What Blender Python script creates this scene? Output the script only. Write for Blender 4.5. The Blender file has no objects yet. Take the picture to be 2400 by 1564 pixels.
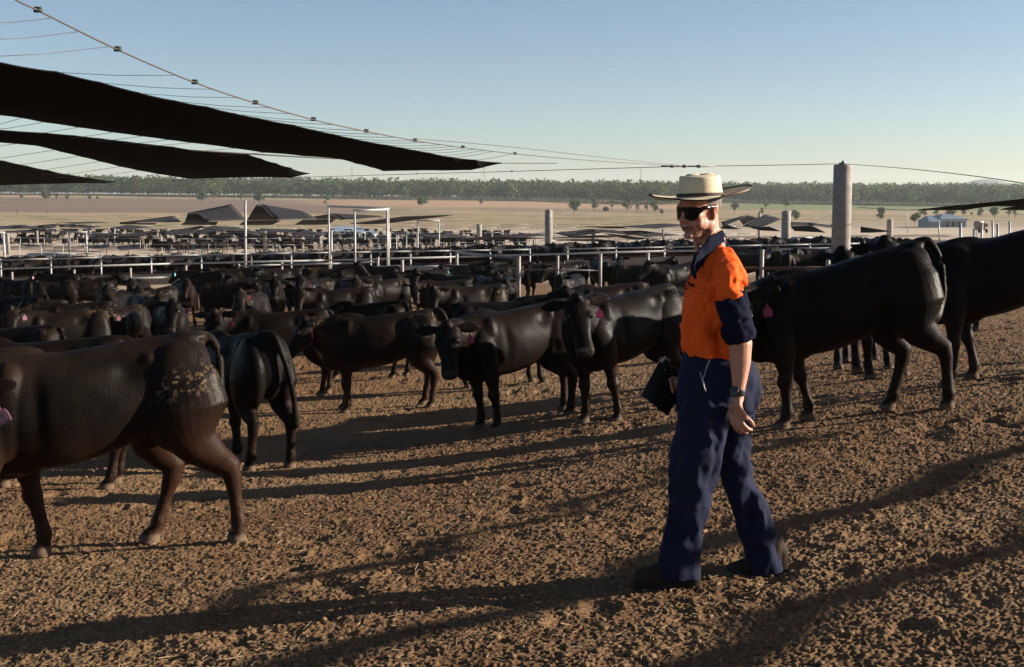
import bpy, bmesh, math, random
import numpy as np
from mathutils import Vector, Matrix
R = math.radians
SC = bpy.context.scene
COL = SC.collection
rng = np.random.default_rng(7)
random.seed(7)

# ---------------------------------------------------------------- camera
F = 3000.0                      # focal length in photo pixels (2400 wide)
PITCH = math.atan(327 / F)
cam_d = bpy.data.cameras.new('camera')
cam_d.sensor_width = 36.0
cam_d.lens = 36.0 * F / 2400.0
cam_d.clip_start = 0.1
cam_d.clip_end = 12000
cam = bpy.data.objects.new('camera', cam_d)
COL.objects.link(cam)
cam.location = (0, 0, 0)
cam.rotation_euler = (R(90) - PITCH, 0, 0)
SC.camera = cam
cam_d.dof.use_dof = False

# ---------------------------------------------------------------- light
SUN_EL, SUN_AZ = 17.0, 4.0     # azimuth from +X towards +Y (negative: a little behind the camera)
wd = bpy.data.worlds.new('World')
SC.world = wd
wd.use_nodes = True
nt = wd.node_tree
bg = nt.nodes['Background']
sky = nt.nodes.new('ShaderNodeTexSky')
sky.sky_type = 'NISHITA'
sky.sun_disc = False
sky.sun_elevation = R(SUN_EL)
sky.sun_rotation = R(90 - SUN_AZ)
sky.altitude = 200
sky.air_density = 0.7
sky.dust_density = 0.6
sky.ozone_density = 0.8
nt.links.new(sky.outputs[0], bg.inputs[0])
bg.inputs[1].default_value = 0.05
sun_d = bpy.data.lights.new('sun', 'SUN')
sun_d.energy = 5.0
sun_d.angle = R(0.53)
sun_d.color = (1.0, 0.90, 0.76)
sun = bpy.data.objects.new('sun', sun_d)
COL.objects.link(sun)
SUNV = Vector((math.cos(R(SUN_EL)) * math.cos(R(SUN_AZ)), math.cos(R(SUN_EL)) * math.sin(R(SUN_AZ)), math.sin(R(SUN_EL))))
sun.rotation_euler = SUNV.to_track_quat('Z', 'Y').to_euler()
sun.location = SUNV * 60
SC.view_settings.view_transform = 'Standard'
SC.view_settings.look = 'None'
SC.view_settings.exposure = 1.40
SC.view_settings.gamma = 1.0

# ---------------------------------------------------------------- helpers
def W(px, py, Y):
    a = (px - 1200) / F; b = (782 - py) / F
    cp, sp = math.cos(PITCH), math.sin(PITCH)
    x, y, z = a, cp + b * sp, -sp + b * cp
    return Vector((x, y, z)) * (Y / y)

def proj(p):
    cp, sp = math.cos(PITCH), math.sin(PITCH)
    dd = p[1] * cp - p[2] * sp
    return 1200 + F * p[0] / dd, 782 - F * (p[1] * sp + p[2] * cp) / dd

def tag(o, label=None, cat=None, group=None, kind=None):
    if label: o['label'] = label
    if cat: o['category'] = cat
    if group: o['group'] = group
    if kind: o['kind'] = kind
    return o

def link(name, me, parent=None, mat=None):
    o = bpy.data.objects.new(name, me)
    COL.objects.link(o)
    if parent is not None: o.parent = parent
    if mat is not None and me is not None:
        me.materials.clear(); me.materials.append(mat)
    return o

def empty(name, loc=(0, 0, 0), rz=0.0):
    o = bpy.data.objects.new(name, None)
    COL.objects.link(o)
    o.location = loc
    o.rotation_euler = (0, 0, rz)
    o.empty_display_size = 0.2
    return o

def mesh_np(name, V, Fc, smooth=True):
    """V (n,3) array, Fc list of faces or (m,k) array"""
    me = bpy.data.meshes.new(name)
    V = np.asarray(V, dtype=np.float32)
    if isinstance(Fc, np.ndarray):
        m, k = Fc.shape
        me.vertices.add(len(V)); me.vertices.foreach_set('co', V.ravel())
        me.loops.add(m * k); me.loops.foreach_set('vertex_index', Fc.astype(np.int32).ravel())
        me.polygons.add(m); me.polygons.foreach_set('loop_start', np.arange(0, m * k, k, dtype=np.int32))
        me.update(calc_edges=True); me.validate()
    else:
        me.from_pydata([tuple(v) for v in V.tolist()], [], [tuple(f) for f in Fc])
        me.update()
    if smooth:
        me.polygons.foreach_set('use_smooth', np.ones(len(me.polygons), dtype=bool))
    return me

class MB:
    """collects simple closed shapes into one mesh"""
    def __init__(s): s.v = []; s.f = []
    def add(s, V, Fc):
        n = len(s.v)
        s.v.extend([tuple(map(float, v)) for v in V]); s.f.extend([tuple(i + n for i in f) for f in Fc])
    def tube(s, pts, rad, n=8, up=(0, 0, 1), side=None):
        """closed loft along pts; rad: list of r or (r_side, r_up)"""
        pts = [Vector(p) for p in pts]
        m = len(pts); V = []; Fc = []
        for i, p in enumerate(pts):
            t = (pts[min(i + 1, m - 1)] - pts[max(i - 1, 0)]).normalized()
            u0 = Vector(up)
            if abs(t.dot(u0)) > .97: u0 = Vector((1, 0, 0)) if abs(t.x) < .9 else Vector((0, 1, 0))
            sd = t.cross(u0).normalized(); uu = sd.cross(t).normalized()
            r = rad[i] if isinstance(rad, (list, tuple)) else rad
            ra, rb = (r, r) if not isinstance(r, (list, tuple)) else r[:2]
            for k in range(n):
                a = 2 * math.pi * k / n
                V.append(p + sd * ra * math.cos(a) + uu * rb * math.sin(a))
        for i in range(m - 1):
            for k in range(n):
                k2 = (k + 1) % n
                Fc.append((i * n + k, i * n + k2, (i + 1) * n + k2, (i + 1) * n + k))
        Fc.append(tuple(range(n - 1, -1, -1))); Fc.append(tuple((m - 1) * n + k for k in range(n)))
        s.add(V, Fc)
    def box(s, c, h, rot=None):
        V = []
        for z in (-1, 1):
            for y in (-1, 1):
                for x in (-1, 1):
                    v = Vector((x * h[0], y * h[1], z * h[2]))
                    if rot is not None: v = rot @ v
                    V.append(v + Vector(c))
        s.add(V, [(0, 2, 3, 1), (4, 5, 7, 6), (0, 1, 5, 4), (2, 6, 7, 3), (0, 4, 6, 2), (1, 3, 7, 5)])
    def ball(s, c, r, rot=None, nu=14, nv=9):
        V = []; Fc = []
        c = Vector(c)
        if not isinstance(r, (list, tuple)): r = (r, r, r)
        def P(v):
            v = Vector((v[0] * r[0], v[1] * r[1], v[2] * r[2]))
            if rot is not None: v = rot @ v
            return v + c
        V.append(P((0, 0, -1)))
        for j in range(1, nv):
            ph = -math.pi / 2 + math.pi * j / nv
            for i in range(nu):
                th = 2 * math.pi * i / nu
                V.append(P((math.cos(ph) * math.cos(th), math.cos(ph) * math.sin(th), math.sin(ph))))
        V.append(P((0, 0, 1)))
        for i in range(nu): Fc.append((0, 1 + (i + 1) % nu, 1 + i))
        for j in range(nv - 2):
            for i in range(nu):
                a = 1 + j * nu + i; b = 1 + j * nu + (i + 1) % nu
                Fc.append((a, b, b + nu, a + nu))
        L = len(V) - 1
        for i in range(nu): Fc.append((L, 1 + (nv - 2) * nu + i, 1 + (nv - 2) * nu + (i + 1) % nu))
        s.add(V, Fc)
    def rings(s, rings_, n=20, p=2.4):
        """rings: (x, yc, zc, half width y, up, down) cross sections in the YZ plane"""
        V = []; Fc = []
        for (x, yc, zc, hw, hu, hd) in rings_:
            for k in range(n):
                a = 2 * math.pi * k / n
                ca, sa = math.cos(a), math.sin(a)
                ex = 2 / p
                yy = math.copysign(abs(ca) ** ex, ca) * hw; zz = math.copysign(abs(sa) ** ex, sa) * (hu if sa > 0 else hd)
                V.append((x, yc + yy, zc + zz))
        m = len(rings_)
        for i in range(m - 1):
            for k in range(n):
                k2 = (k + 1) % n
                Fc.append((i * n + k, i * n + k2, (i + 1) * n + k2, (i + 1) * n + k))
        Fc.append(tuple(range(n - 1, -1, -1))); Fc.append(tuple((m - 1) * n + k for k in range(n)))
        s.add(V, Fc)
    def mesh(s, name, smooth=True):
        me = bpy.data.meshes.new(name); me.from_pydata(s.v, [], s.f); me.update()
        if smooth: me.polygons.foreach_set('use_smooth', np.ones(len(me.polygons), dtype=bool))
        return me
    def build(s, name, mat=None, parent=None, smooth=True):
        return link(name, s.mesh(name, smooth), parent, mat)

def voxel(mb, name, size, smooth=4, fac=0.5):
    """fuse the shapes of mb into one continuous surface"""
    me = mb.mesh(name)
    o = bpy.data.objects.new('tmp', me); COL.objects.link(o)
    m = o.modifiers.new('r', 'REMESH'); m.mode = 'VOXEL'; m.voxel_size = size; m.use_smooth_shade = True
    if smooth:
        s = o.modifiers.new('s', 'SMOOTH'); s.factor = fac; s.iterations = smooth
    dg = bpy.context.evaluated_depsgraph_get(); dg.update()
    out = bpy.data.meshes.new_from_object(o.evaluated_get(dg), depsgraph=dg)
    bpy.data.objects.remove(o); bpy.data.meshes.remove(me)
    out.name = name
    out.polygons.foreach_set('use_smooth', np.ones(len(out.polygons), dtype=bool))
    return out

def decimate(me, ratio, name):
    o = bpy.data.objects.new('tmp', me); COL.objects.link(o)
    m = o.modifiers.new('d', 'DECIMATE'); m.ratio = ratio
    dg = bpy.context.evaluated_depsgraph_get(); dg.update()
    out = bpy.data.meshes.new_from_object(o.evaluated_get(dg), preserve_all_data_layers=True, depsgraph=dg)
    bpy.data.objects.remove(o); out.name = name
    return out

def get_co(me):
    a = np.empty(len(me.vertices) * 3, dtype=np.float32); me.vertices.foreach_get('co', a); return a.reshape(-1, 3)
def get_no(me):
    a = np.empty(len(me.vertices) * 3, dtype=np.float32); me.vertices.foreach_get('normal', a); return a.reshape(-1, 3)
def set_co(me, a):
    me.vertices.foreach_set('co', np.ascontiguousarray(a, dtype=np.float32).ravel()); me.update()
def set_col(me, name, rgb):
    at = me.color_attributes.new(name, 'FLOAT_COLOR', 'POINT')
    c = np.ones((len(me.vertices), 4), dtype=np.float32); c[:, :3] = rgb
    at.data.foreach_set('color', c.ravel())

# value noise ----------------------------------------------------------
_T = np.random.default_rng(3).random((256, 256)).astype(np.float32)
_P = np.random.default_rng(4).permutation(256)
def vn2(x, y, s=0):
    xi = np.floor(x).astype(np.int64); yi = np.floor(y).astype(np.int64)
    fx = (x - xi).astype(np.float32); fy = (y - yi).astype(np.float32)
    fx = fx * fx * (3 - 2 * fx); fy = fy * fy * (3 - 2 * fy)
    def h(a, b): return _T[_P[(a + s * 17) & 255], (_P[(b + s * 29) & 255] + a // 256 * 7) & 255]
    return (h(xi, yi) * (1 - fx) + h(xi + 1, yi) * fx) * (1 - fy) + (h(xi, yi + 1) * (1 - fx) + h(xi + 1, yi + 1) * fx) * fy
def vn3(p, s=0):
    i = np.floor(p).astype(np.int64); f = p - i; f = f * f * (3 - 2 * f)
    def h(a, b, c): return _T[_P[(a + _P[(b + s * 13) & 255]) & 255], _P[(c + s * 31) & 255]]
    x, y, z = i.T; fx, fy, fz = f.T
    r = 0
    for dx in (0, 1):
        for dy in (0, 1):
            for dz in (0, 1):
                w = (fx if dx else 1 - fx) * (fy if dy else 1 - fy) * (fz if dz else 1 - fz)
                r = r + w * h(x + dx, y + dy, z + dz)
    return r
def fbm2(x, y, o=4, s=0):
    r = 0; a = .5; t = 0
    for k in range(o):
        r = r + a * vn2(x * 2 ** k, y * 2 ** k, s + k); t += a; a *= .5
    return r / t
def fbm3(p, o=3, s=0):
    r = 0; a = .5; t = 0
    for k in range(o):
        r = r + a * vn3(p * 2 ** k, s + k); t += a; a *= .5
    return r / t
def sstep(a, b, x):
    t = np.clip((x - a) / (b - a), 0, 1); return t * t * (3 - 2 * t)

# ---------------------------------------------------------------- materials
def mat(name, col=(.5, .5, .5), rough=.7, metal=0, spec=.5, attr=None, noise=None, bump=None, sheen=0, var=None):
    """noise=(scale, amount) multiplies colour; bump=(scale, strength, distance)"""
    m = bpy.data.materials.new(name); m.use_nodes = True
    t = m.node_tree; b = t.nodes['Principled BSDF']
    b.inputs['Base Color'].default_value = (*col, 1); b.inputs['Roughness'].default_value = rough
    b.inputs['Metallic'].default_value = metal; b.inputs['Specular IOR Level'].default_value = spec
    if sheen:
        b.inputs['Sheen Weight'].default_value = sheen; b.inputs['Sheen Roughness'].default_value = .4
    tc = t.nodes.new('ShaderNodeTexCoord')
    src = None
    if attr:
        a = t.nodes.new('ShaderNodeAttribute'); a.attribute_name = attr; src = a.outputs['Color']
    if noise:
        n = t.nodes.new('ShaderNodeTexNoise'); n.inputs['Scale'].default_value = noise[0]; n.inputs['Detail'].default_value = 6
        n.inputs['Roughness'].default_value = .65
        if len(noise) > 2:
            mp = t.nodes.new('ShaderNodeMapping'); mp.inputs['Scale'].default_value = noise[2]
            t.links.new(tc.outputs['Object'], mp.inputs[0]); t.links.new(mp.outputs[0], n.inputs['Vector'])
        else: t.links.new(tc.outputs['Object'], n.inputs['Vector'])
        mr = t.nodes.new('ShaderNodeMapRange'); mr.inputs[1].default_value = .3; mr.inputs[2].default_value = .7
        mr.inputs[3].default_value = 1 - noise[1]; mr.inputs[4].default_value = 1 + noise[1]
        t.links.new(n.outputs['Fac'], mr.inputs[0])
        mx = t.nodes.new('ShaderNodeVectorMath'); mx.operation = 'SCALE'
        if src: t.links.new(src, mx.inputs[0])
        else: mx.inputs[0].default_value = col
        t.links.new(mr.outputs[0], mx.inputs['Scale']); src = mx.outputs[0]
    if src: t.links.new(src, b.inputs['Base Color'])
    if bump:
        n = t.nodes.new('ShaderNodeTexNoise'); n.inputs['Scale'].default_value = bump[0]; n.inputs['Detail'].default_value = 5
        if len(bump) > 3:
            mp = t.nodes.new('ShaderNodeMapping'); mp.inputs['Scale'].default_value = bump[3]
            t.links.new(tc.outputs['Object'], mp.inputs[0]); t.links.new(mp.outputs[0], n.inputs['Vector'])
        else: t.links.new(tc.outputs['Object'], n.inputs['Vector'])
        bp = t.nodes.new('ShaderNodeBump'); bp.inputs['Strength'].default_value = bump[1]; bp.inputs['Distance'].default_value = bump[2]
        t.links.new(n.outputs['Fac'], bp.inputs['Height']); t.links.new(bp.outputs[0], b.inputs['Normal'])
    return m
# ================================================================ TERRAIN
# control points: (px, py, distance) read off the photograph, or (px, None, distance, height)
CTRL = [
 (-200, None, 1, -1.75), (1200, None, 1, -1.68), (2600, None, 1, -1.62),
 (-100, None, 3.5, -1.86), (1200, None, 3.5, -1.72), (2500, None, 3.5, -1.60),
 (1680, None, 5.76, -1.775), (2400, None, 6.5, -1.62), (300, None, 7.7, -2.15), (1100, None, 7.7, -1.98),
 (630, None, 12, -2.56), (-100, None, 12, -2.6), (900, None, 16.7, -2.82), (1140, None, 13.6, -2.52), (1400, None, 13.2, -2.32),
 (2000, None, 10.3, -1.80), (2400, None, 11, -1.62), (1850, None, 9.8, -1.83), (2600, None, 12, -1.55), (700, None, 19.4, -2.98),
 (0, None, 24, -3.35), (1200, None, 24, -3.0), (2400, None, 22, -2.2),
 (1200, None, 39, -3.5), (1420, None, 39, -3.4), (100, None, 45, -4.1), (2200, None, 45, -3.1),
 (0, 690, 54), (400, 676, 54), (1000, 655, 54), (1500, 632, 54), (2000, 620, 56), (2500, 612, 56),
 (0, 666, 68), (700, 652, 66), (1500, 630, 66), (2000, 624, 68), (2500, 618, 70),
 (0, 645, 86), (700, 638, 86), (1500, 624, 86), (2000, 618, 86), (2500, 612, 86),
 (0, 596, 130), (1200, 592, 130), (2000, 584, 130), (2500, 580, 130),
 (0, 577, 175), (1200, 575, 175), (2500, 560, 175),
 (0, 553, 260), (1200, 552, 260), (2500, 546, 250),
 (0, 533, 390), (1200, 533, 390), (2400, 532, 360),
 (0, 505, 560), (1200, 512, 560), (2400, 520, 520),
 (0, 478, 850), (1200, 488, 850), (2400, 503, 800),
 (0, 457, 1150), (1200, 470, 1150), (2400, 484, 1120),
 (0, 455, 1900), (1200, 461, 1900), (2400, 463, 1900),
 (0, 460, 4000), (1200, 461, 4000), (2400, 461, 4000), (0, 458, 9000), (1200, 458, 9000), (2400, 458, 9000)]
_c = []
for c in CTRL:
    if c[1] is None:
        a = (c[0] - 1200) / F; _c.append((a, math.log(c[2]), c[3] / c[2]))
    else:
        p = W(*c); _c.append((p.x / p.y, math.log(p.y), p.z / p.y))
_c = np.array(_c)
KA = 2.2
def _phi(r2): return r2 * np.log(np.maximum(r2, 1e-9)) * .5
_A = np.stack([_c[:, 0] * KA, _c[:, 1]], 1)
_Y = _c[:, 2] * np.exp(_c[:, 1] * .8)      # interpolate Z / Y^0.2 so near and far are balanced
_n = len(_c)
_K = _phi(((_A[:, None] - _A[None]) ** 2).sum(-1)) + np.eye(_n) * 2e-3
_Q = np.concatenate([np.ones((_n, 1)), _A], 1)
_M = np.block([[_K, _Q], [_Q.T, np.zeros((3, 3))]])
_Wt = np.linalg.solve(_M, np.concatenate([_Y, np.zeros(3)]))
def tz(X, Y):
    X = np.atleast_1d(np.asarray(X, dtype=np.float64)); Y = np.maximum(np.atleast_1d(np.asarray(Y, dtype=np.float64)), 1.0)
    a = np.clip(X / Y, -.55, .55) * KA; l = np.log(Y)
    out = np.empty(X.shape)
    fa, fl, fo = a.ravel(), l.ravel(), out.ravel()
    for s in range(0, fa.size, 40000):
        q = np.stack([fa[s:s + 40000], fl[s:s + 40000]], 1)
        d = _phi(((q[:, None] - _A[None]) ** 2).sum(-1)) @ _Wt[:_n] + _Wt[_n] + q @ _Wt[_n + 1:]
        fo[s:s + 40000] = d
    return (fo.reshape(X.shape)) * Y ** .2
def gz(x, y): return float(tz(x, y)[0])
def ground_hit(px, py, lo=4, hi=3000):
    """world point where the photo's pixel meets the ground"""
    Ys = np.exp(np.linspace(math.log(lo), math.log(hi), 900))
    d = W(px, py, 1.0)
    below = d.z * Ys - tz(d.x * Ys, Ys)
    idx = np.where(below <= 0)[0]
    Y = Ys[idx[0]] if len(idx) else hi
    return Vector((d.x * Y, Y, gz(d.x * Y, Y)))

# ---- near-field relief (hoof prints, clods)
def relief(X, Y):
    h = .045 * (fbm2(X * .55, Y * .55, 3, 1) - .5)
    w1 = fbm2(X * 1.1 + 5, Y * 1.1, 2, 9)
    n = fbm2(X * 3.6, Y * 3.6, 3, 5)
    h = h + .022 * (np.abs(n - .5) * 2 - .2) * (.2 + 1.1 * w1)
    hp = vn2(X * 5.2 + 9, Y * 4.4, 15); h = h - .022 * sstep(.66, .90, hp) * sstep(.42, .6, w1)
    n2 = vn2(X * 9.5 + 3 * w1, Y * 9.5, 11)
    h = h + .008 * (n2 - .5)
    n3 = vn2(X * 21, Y * 21, 12); h = h + .006 * (n3 - .5)
    n4 = vn2(X * 47, Y * 47, 13); h = h + .010 * (n4 - .5)
    n5 = vn2(X * 90, Y * 90, 14); h = h + .011 * (n5 - .5)
    cl = vn2(X * 14 + 40, Y * 14, 21)
    h = h + .014 * sstep(.80, .97, cl) * (.2 + w1)
    return h

def grid_ground():
    a1 = np.linspace(-.62, .62, 1950)
    ex = .62 + (np.linspace(0, 1, 60)[1:] ** 1.8) * 2.4
    A = np.concatenate([-ex[::-1], a1, ex])
    y0 = np.linspace(.35, 4.2, 60)[:-1]
    t = np.linspace(1 / 4.2, 1 / 26., 900); y1 = 1 / t
    y2 = np.exp(np.linspace(math.log(26.), math.log(1300), 330))[1:]
    y3 = np.exp(np.linspace(math.log(1300), math.log(5100), 30))[1:]
    Yv = np.concatenate([y0, y1, y2, y3])
    return A, Yv
A_, Yv_ = grid_ground()
ac = np.linspace(-3.1, 3.1, 10)
# evaluate the smooth surface coarsely, then interpolate (bilinear in a / log Y)
ca = np.concatenate([np.linspace(-3.1, -.56, 4), np.linspace(-.55, .55, 111), np.linspace(.56, 3.1, 4)])
cl = np.linspace(math.log(.35), math.log(16000), 260)
CY = np.exp(cl)[:, None] * np.ones((1, len(ca))); CX = CY * ca[None]
CZ = tz(CX, CY)
iy = np.interp(np.log(Yv_), cl, np.arange(len(cl))); ia = np.interp(A_, ca, np.arange(len(ca)))
i0 = np.clip(iy.astype(int), 0, len(cl) - 2); j0 = np.clip(ia.astype(int), 0, len(ca) - 2)
fy = (iy - i0)[:, None]; fx = (ia - j0)[None]
GZ = ((CZ[i0][:, j0] * (1 - fx) + CZ[i0][:, j0 + 1] * fx) * (1 - fy) + (CZ[i0 + 1][:, j0] * (1 - fx) + CZ[i0 + 1][:, j0 + 1] * fx) * fy)
GY = Yv_[:, None] * np.ones((1, len(A_))); GX = GY * A_[None]
fade = (1 - sstep(24, 48, GY)) * (1 - sstep(.5, 1.5, np.abs(GX / GY)) * .0)
sel = Yv_ < 48
rel = np.zeros_like(GZ); rel[sel] = relief(GX[sel], GY[sel])
GZ = GZ + rel * fade

# ---- colour of the ground's own materials
ra = GX / GY
lg = np.log(GY)
def mixc(c, d, w): return c * (1 - w[..., None]) + np.array(d) * w[..., None]
nz1 = fbm2(GX * .35, GY * .35, 4, 30); nz2 = fbm2(GX * 3, GY * 3, 3, 33)
col = np.ones(GZ.shape + (3,)) * np.array([.205, .135, .088])
col = mixc(col, [.27, .20, .14], sstep(.45, .75, nz1) * .55)
col = mixc(col, [.12, .07, .042], sstep(.5, .8, nz2) * .5)
# apron and feed road beyond the pen fence
edge = 49 + 2 * (ra < 0) - 5 * np.clip(ra, 0, .5)
col = mixc(col, [.42, .33, .25], sstep(-1.5, 1.5, GY - edge))
col = mixc(col, [.20, .15, .11], sstep(60, 62, GY) * (1 - sstep(92, 98, GY)))
ban = lambda a_, b_, s_: sstep(a_ - s_, a_ + s_, GY) * (1 - sstep(b_ - s_, b_ + s_, GY))
far = fbm2(ra * 60, lg * 9, 3, 40)
col = mixc(col, [.52, .44, .37], sstep(94, 102, GY))
col = mixc(col, [.22, .17, .14], ban(150, 178, 4) * sstep(.3, .6, far))
col = mixc(col, [.20, .16, .13], ban(200, 235, 6) * sstep(.35, .6, far))
col = mixc(col, [.50, .42, .35], sstep(270, 290, GY))
# plain: dry grass with darker ploughed bands and green tints
s1 = fbm2(ra * 14 + 3, lg * 22, 4, 50); s2 = fbm2(ra * 5, lg * 34, 4, 55); s3 = fbm2(ra * 60, lg * 60, 4, 58)
pl = np.ones_like(col) * np.array([.33, .255, .16])
pl = mixc(pl, [.22, .21, .115], sstep(.42, .62, s1) * .85)
pl = mixc(pl, [.40, .30, .205], sstep(.45, .65, s2) * .7)
pl = mixc(pl, [.17, .14, .09], sstep(.58, .70, s3) * .8)
field = ban(640, 1040, 20) * (1 - sstep(-.16, -.02, ra))
pl = mixc(pl, [.19, .135, .115], field * (.85 + .15 * sstep(.35, .6, s2)))
strip = ban(760, 840, 14) * sstep(-.08, .0, ra) * (1 - sstep(.12, .17, ra))
pl = mixc(pl, [.24, .17, .13], strip * .9)
pl = mixc(pl, [.42, .27, .19], ban(860, 1080, 20) * sstep(-.2, -.1, ra) * (1 - sstep(.14, .17, ra)) * .8)
pl = mixc(pl, [.17, .20, .09], ban(900, 1300, 40) * sstep(.15, .19, ra) * .9)
pl = mixc(pl, [.36, .30, .245], (1 - sstep(430, 560, GY)) * sstep(.1, .2, ra) * .9)
pl = mixc(pl, [.08, .085, .05], sstep(1180, 1300, GY))
col = col * (1 - sstep(300, 400, GY))[..., None] + pl * sstep(300, 400, GY)[..., None]

col = col * np.where(GY[..., None] > 46, np.array([.86, .82, .75]), np.array([.84, .725, .555]))
nr, nc = GZ.shape
V = np.stack([GX, GY, GZ], -1).reshape(-1, 3)
idx = np.arange(nr * nc).reshape(nr, nc)
Q = np.stack([idx[:-1, :-1], idx[:-1, 1:], idx[1:, 1:], idx[1:, :-1]], -1).reshape(-1, 4)
gme = mesh_np('ground', V, Q)
set_col(gme, 'col', col.reshape(-1, 3))

gm = bpy.data.materials.new('earth'); gm.use_nodes = True
t = gm.node_tree; b = t.nodes['Principled BSDF']; b.inputs['Roughness'].default_value = .95; b.inputs['Specular IOR Level'].default_value = .12
at = t.nodes.new('ShaderNodeAttribute'); at.attribute_name = 'col'
tc = t.nodes.new('ShaderNodeTexCoord')
n1 = t.nodes.new('ShaderNodeTexNoise'); n1.inputs['Scale'].default_value = 55; n1.inputs['Detail'].default_value = 8; n1.inputs['Roughness'].default_value = .75
t.links.new(tc.outputs['Object'], n1.inputs['Vector'])
mr = t.nodes.new('ShaderNodeMapRange'); mr.inputs[1].default_value = .32; mr.inputs[2].default_value = .68; mr.inputs[3].default_value = .30; mr.inputs[4].default_value = 1.75
t.links.new(n1.outputs['Fac'], mr.inputs[0])
# fades with distance from the mound so the plain stays smooth (position based, the pen surface only)
sx = t.nodes.new('ShaderNodeSeparateXYZ'); t.links.new(tc.outputs['Object'], sx.inputs[0])
fd = t.nodes.new('ShaderNodeMapRange'); fd.inputs[1].default_value = 40; fd.inputs[2].default_value = 60; fd.inputs[3].default_value = 1; fd.inputs[4].default_value = .25
t.links.new(sx.outputs[1], fd.inputs[0])
ml = t.nodes.new('ShaderNodeMix'); ml.data_type = 'FLOAT'; ml.inputs[2].default_value = 1.0
t.links.new(fd.outputs[0], ml.inputs[0]); t.links.new(mr.outputs[0], ml.inputs[3])
vm = t.nodes.new('ShaderNodeVectorMath'); vm.operation = 'SCALE'
t.links.new(at.outputs['Color'], vm.inputs[0]); t.links.new(ml.outputs[0], vm.inputs['Scale']); t.links.new(vm.outputs[0], b.inputs['Base Color'])
n2 = t.nodes.new('ShaderNodeTexNoise'); n2.inputs['Scale'].default_value = 38; n2.inputs['Detail'].default_value = 10; n2.inputs['Roughness'].default_value = .8
t.links.new(tc.outputs['Object'], n2.inputs['Vector'])
bp = t.nodes.new('ShaderNodeBump'); bp.inputs['Strength'].default_value = .9; bp.inputs['Distance'].default_value = .03
t.links.new(n2.outputs['Fac'], bp.inputs['Height']); t.links.new(bp.outputs[0], b.inputs['Normal'])
tag(link('ground', gme, None, gm), 'trampled brown pen floor falling away to the dry plain', kind='structure')
# ================================================================ CATTLE
m_hide = bpy.data.materials.new('black_hide'); m_hide.use_nodes = True
def _hide():
    t = m_hide.node_tree; b = t.nodes['Principled BSDF']
    at = t.nodes.new('ShaderNodeAttribute'); at.attribute_name = 'col'
    fl_ = t.nodes.new('ShaderNodeTexNoise'); fl_.inputs['Scale'].default_value = 42; fl_.inputs['Detail'].default_value = 5; fl_.inputs['Roughness'].default_value = .7
    fm_ = t.nodes.new('ShaderNodeMapRange'); fm_.inputs[1].default_value = .60; fm_.inputs[2].default_value = .72; fm_.inputs[3].default_value = 0; fm_.inputs[4].default_value = .35
    tc0 = t.nodes.new('ShaderNodeTexCoord'); t.links.new(tc0.outputs['Object'], fl_.inputs['Vector']); t.links.new(fl_.outputs['Fac'], fm_.inputs[0])
    mc_ = t.nodes.new('ShaderNodeMix'); mc_.data_type = 'RGBA'; mc_.inputs[7].default_value = (.032, .022, .015, 1)
    t.links.new(fm_.outputs[0], mc_.inputs[0]); t.links.new(at.outputs['Color'], mc_.inputs[6]); t.links.new(mc_.outputs[2], b.inputs['Base Color'])
    rg = t.nodes.new('ShaderNodeAttribute'); rg.attribute_name = 'rgh'
    tc = t.nodes.new('ShaderNodeTexCoord')
    n2 = t.nodes.new('ShaderNodeTexNoise'); n2.inputs['Scale'].default_value = 3.2; n2.inputs['Detail'].default_value = 3
    t.links.new(tc.outputs['Object'], n2.inputs['Vector'])
    mr = t.nodes.new('ShaderNodeMapRange'); mr.inputs[1].default_value = .3; mr.inputs[2].default_value = .7; mr.inputs[3].default_value = .38; mr.inputs[4].default_value = .58
    t.links.new(n2.outputs['Fac'], mr.inputs[0])
    mx = t.nodes.new('ShaderNodeMath'); mx.operation = 'MAXIMUM'
    t.links.new(mr.outputs[0], mx.inputs[0]); t.links.new(rg.outputs['Fac'], mx.inputs[1])
    t.links.new(mx.outputs[0], b.inputs['Roughness'])
    b.inputs['Specular IOR Level'].default_value = .055
    b.inputs['Sheen Weight'].default_value = .0; b.inputs['Sheen Roughness'].default_value = .35
    b.inputs['Sheen Tint'].default_value = (.75, .55, .45, 1)
    mp = t.nodes.new('ShaderNodeMapping'); mp.inputs['Scale'].default_value = (70, 150, 55)
    n = t.nodes.new('ShaderNodeTexNoise'); n.inputs['Scale'].default_value = 1; n.inputs['Detail'].default_value = 4
    t.links.new(tc.outputs['Object'], mp.inputs[0]); t.links.new(mp.outputs[0], n.inputs['Vector'])
    bp = t.nodes.new('ShaderNodeBump'); bp.inputs['Strength'].default_value = .5; bp.inputs['Distance'].default_value = .006
    t.links.new(n.outputs['Fac'], bp.inputs['Height'])
    n3 = t.nodes.new('ShaderNodeTexNoise'); n3.inputs['Scale'].default_value = 5; n3.inputs['Detail'].default_value = 4
    t.links.new(tc.outputs['Object'], n3.inputs['Vector'])
    bp2 = t.nodes.new('ShaderNodeBump'); bp2.inputs['Strength'].default_value = .16; bp2.inputs['Distance'].default_value = .03
    t.links.new(bp.outputs[0], b.inputs['Normal'])
_hide()
m_eye = mat('dark_eye', (.01, .008, .006), .08, spec=.8)
m_tag = mat('pink_tag', (.38, .17, .22), .5)
m_tagm = mat('magenta_tag', (.22, .008, .055), .5)
m_tagt = mat('teal_tag', (.08, .35, .40), .5)
m_ink = mat('tag_ink', (.02, .01, .02), .7)

def rotv(v, yaw, pit):
    v = Vector(v)
    v = Matrix.Rotation(-pit, 3, 'Y') @ v     # +pit raises the nose
    return Matrix.Rotation(yaw, 3, 'Z') @ v

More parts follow.
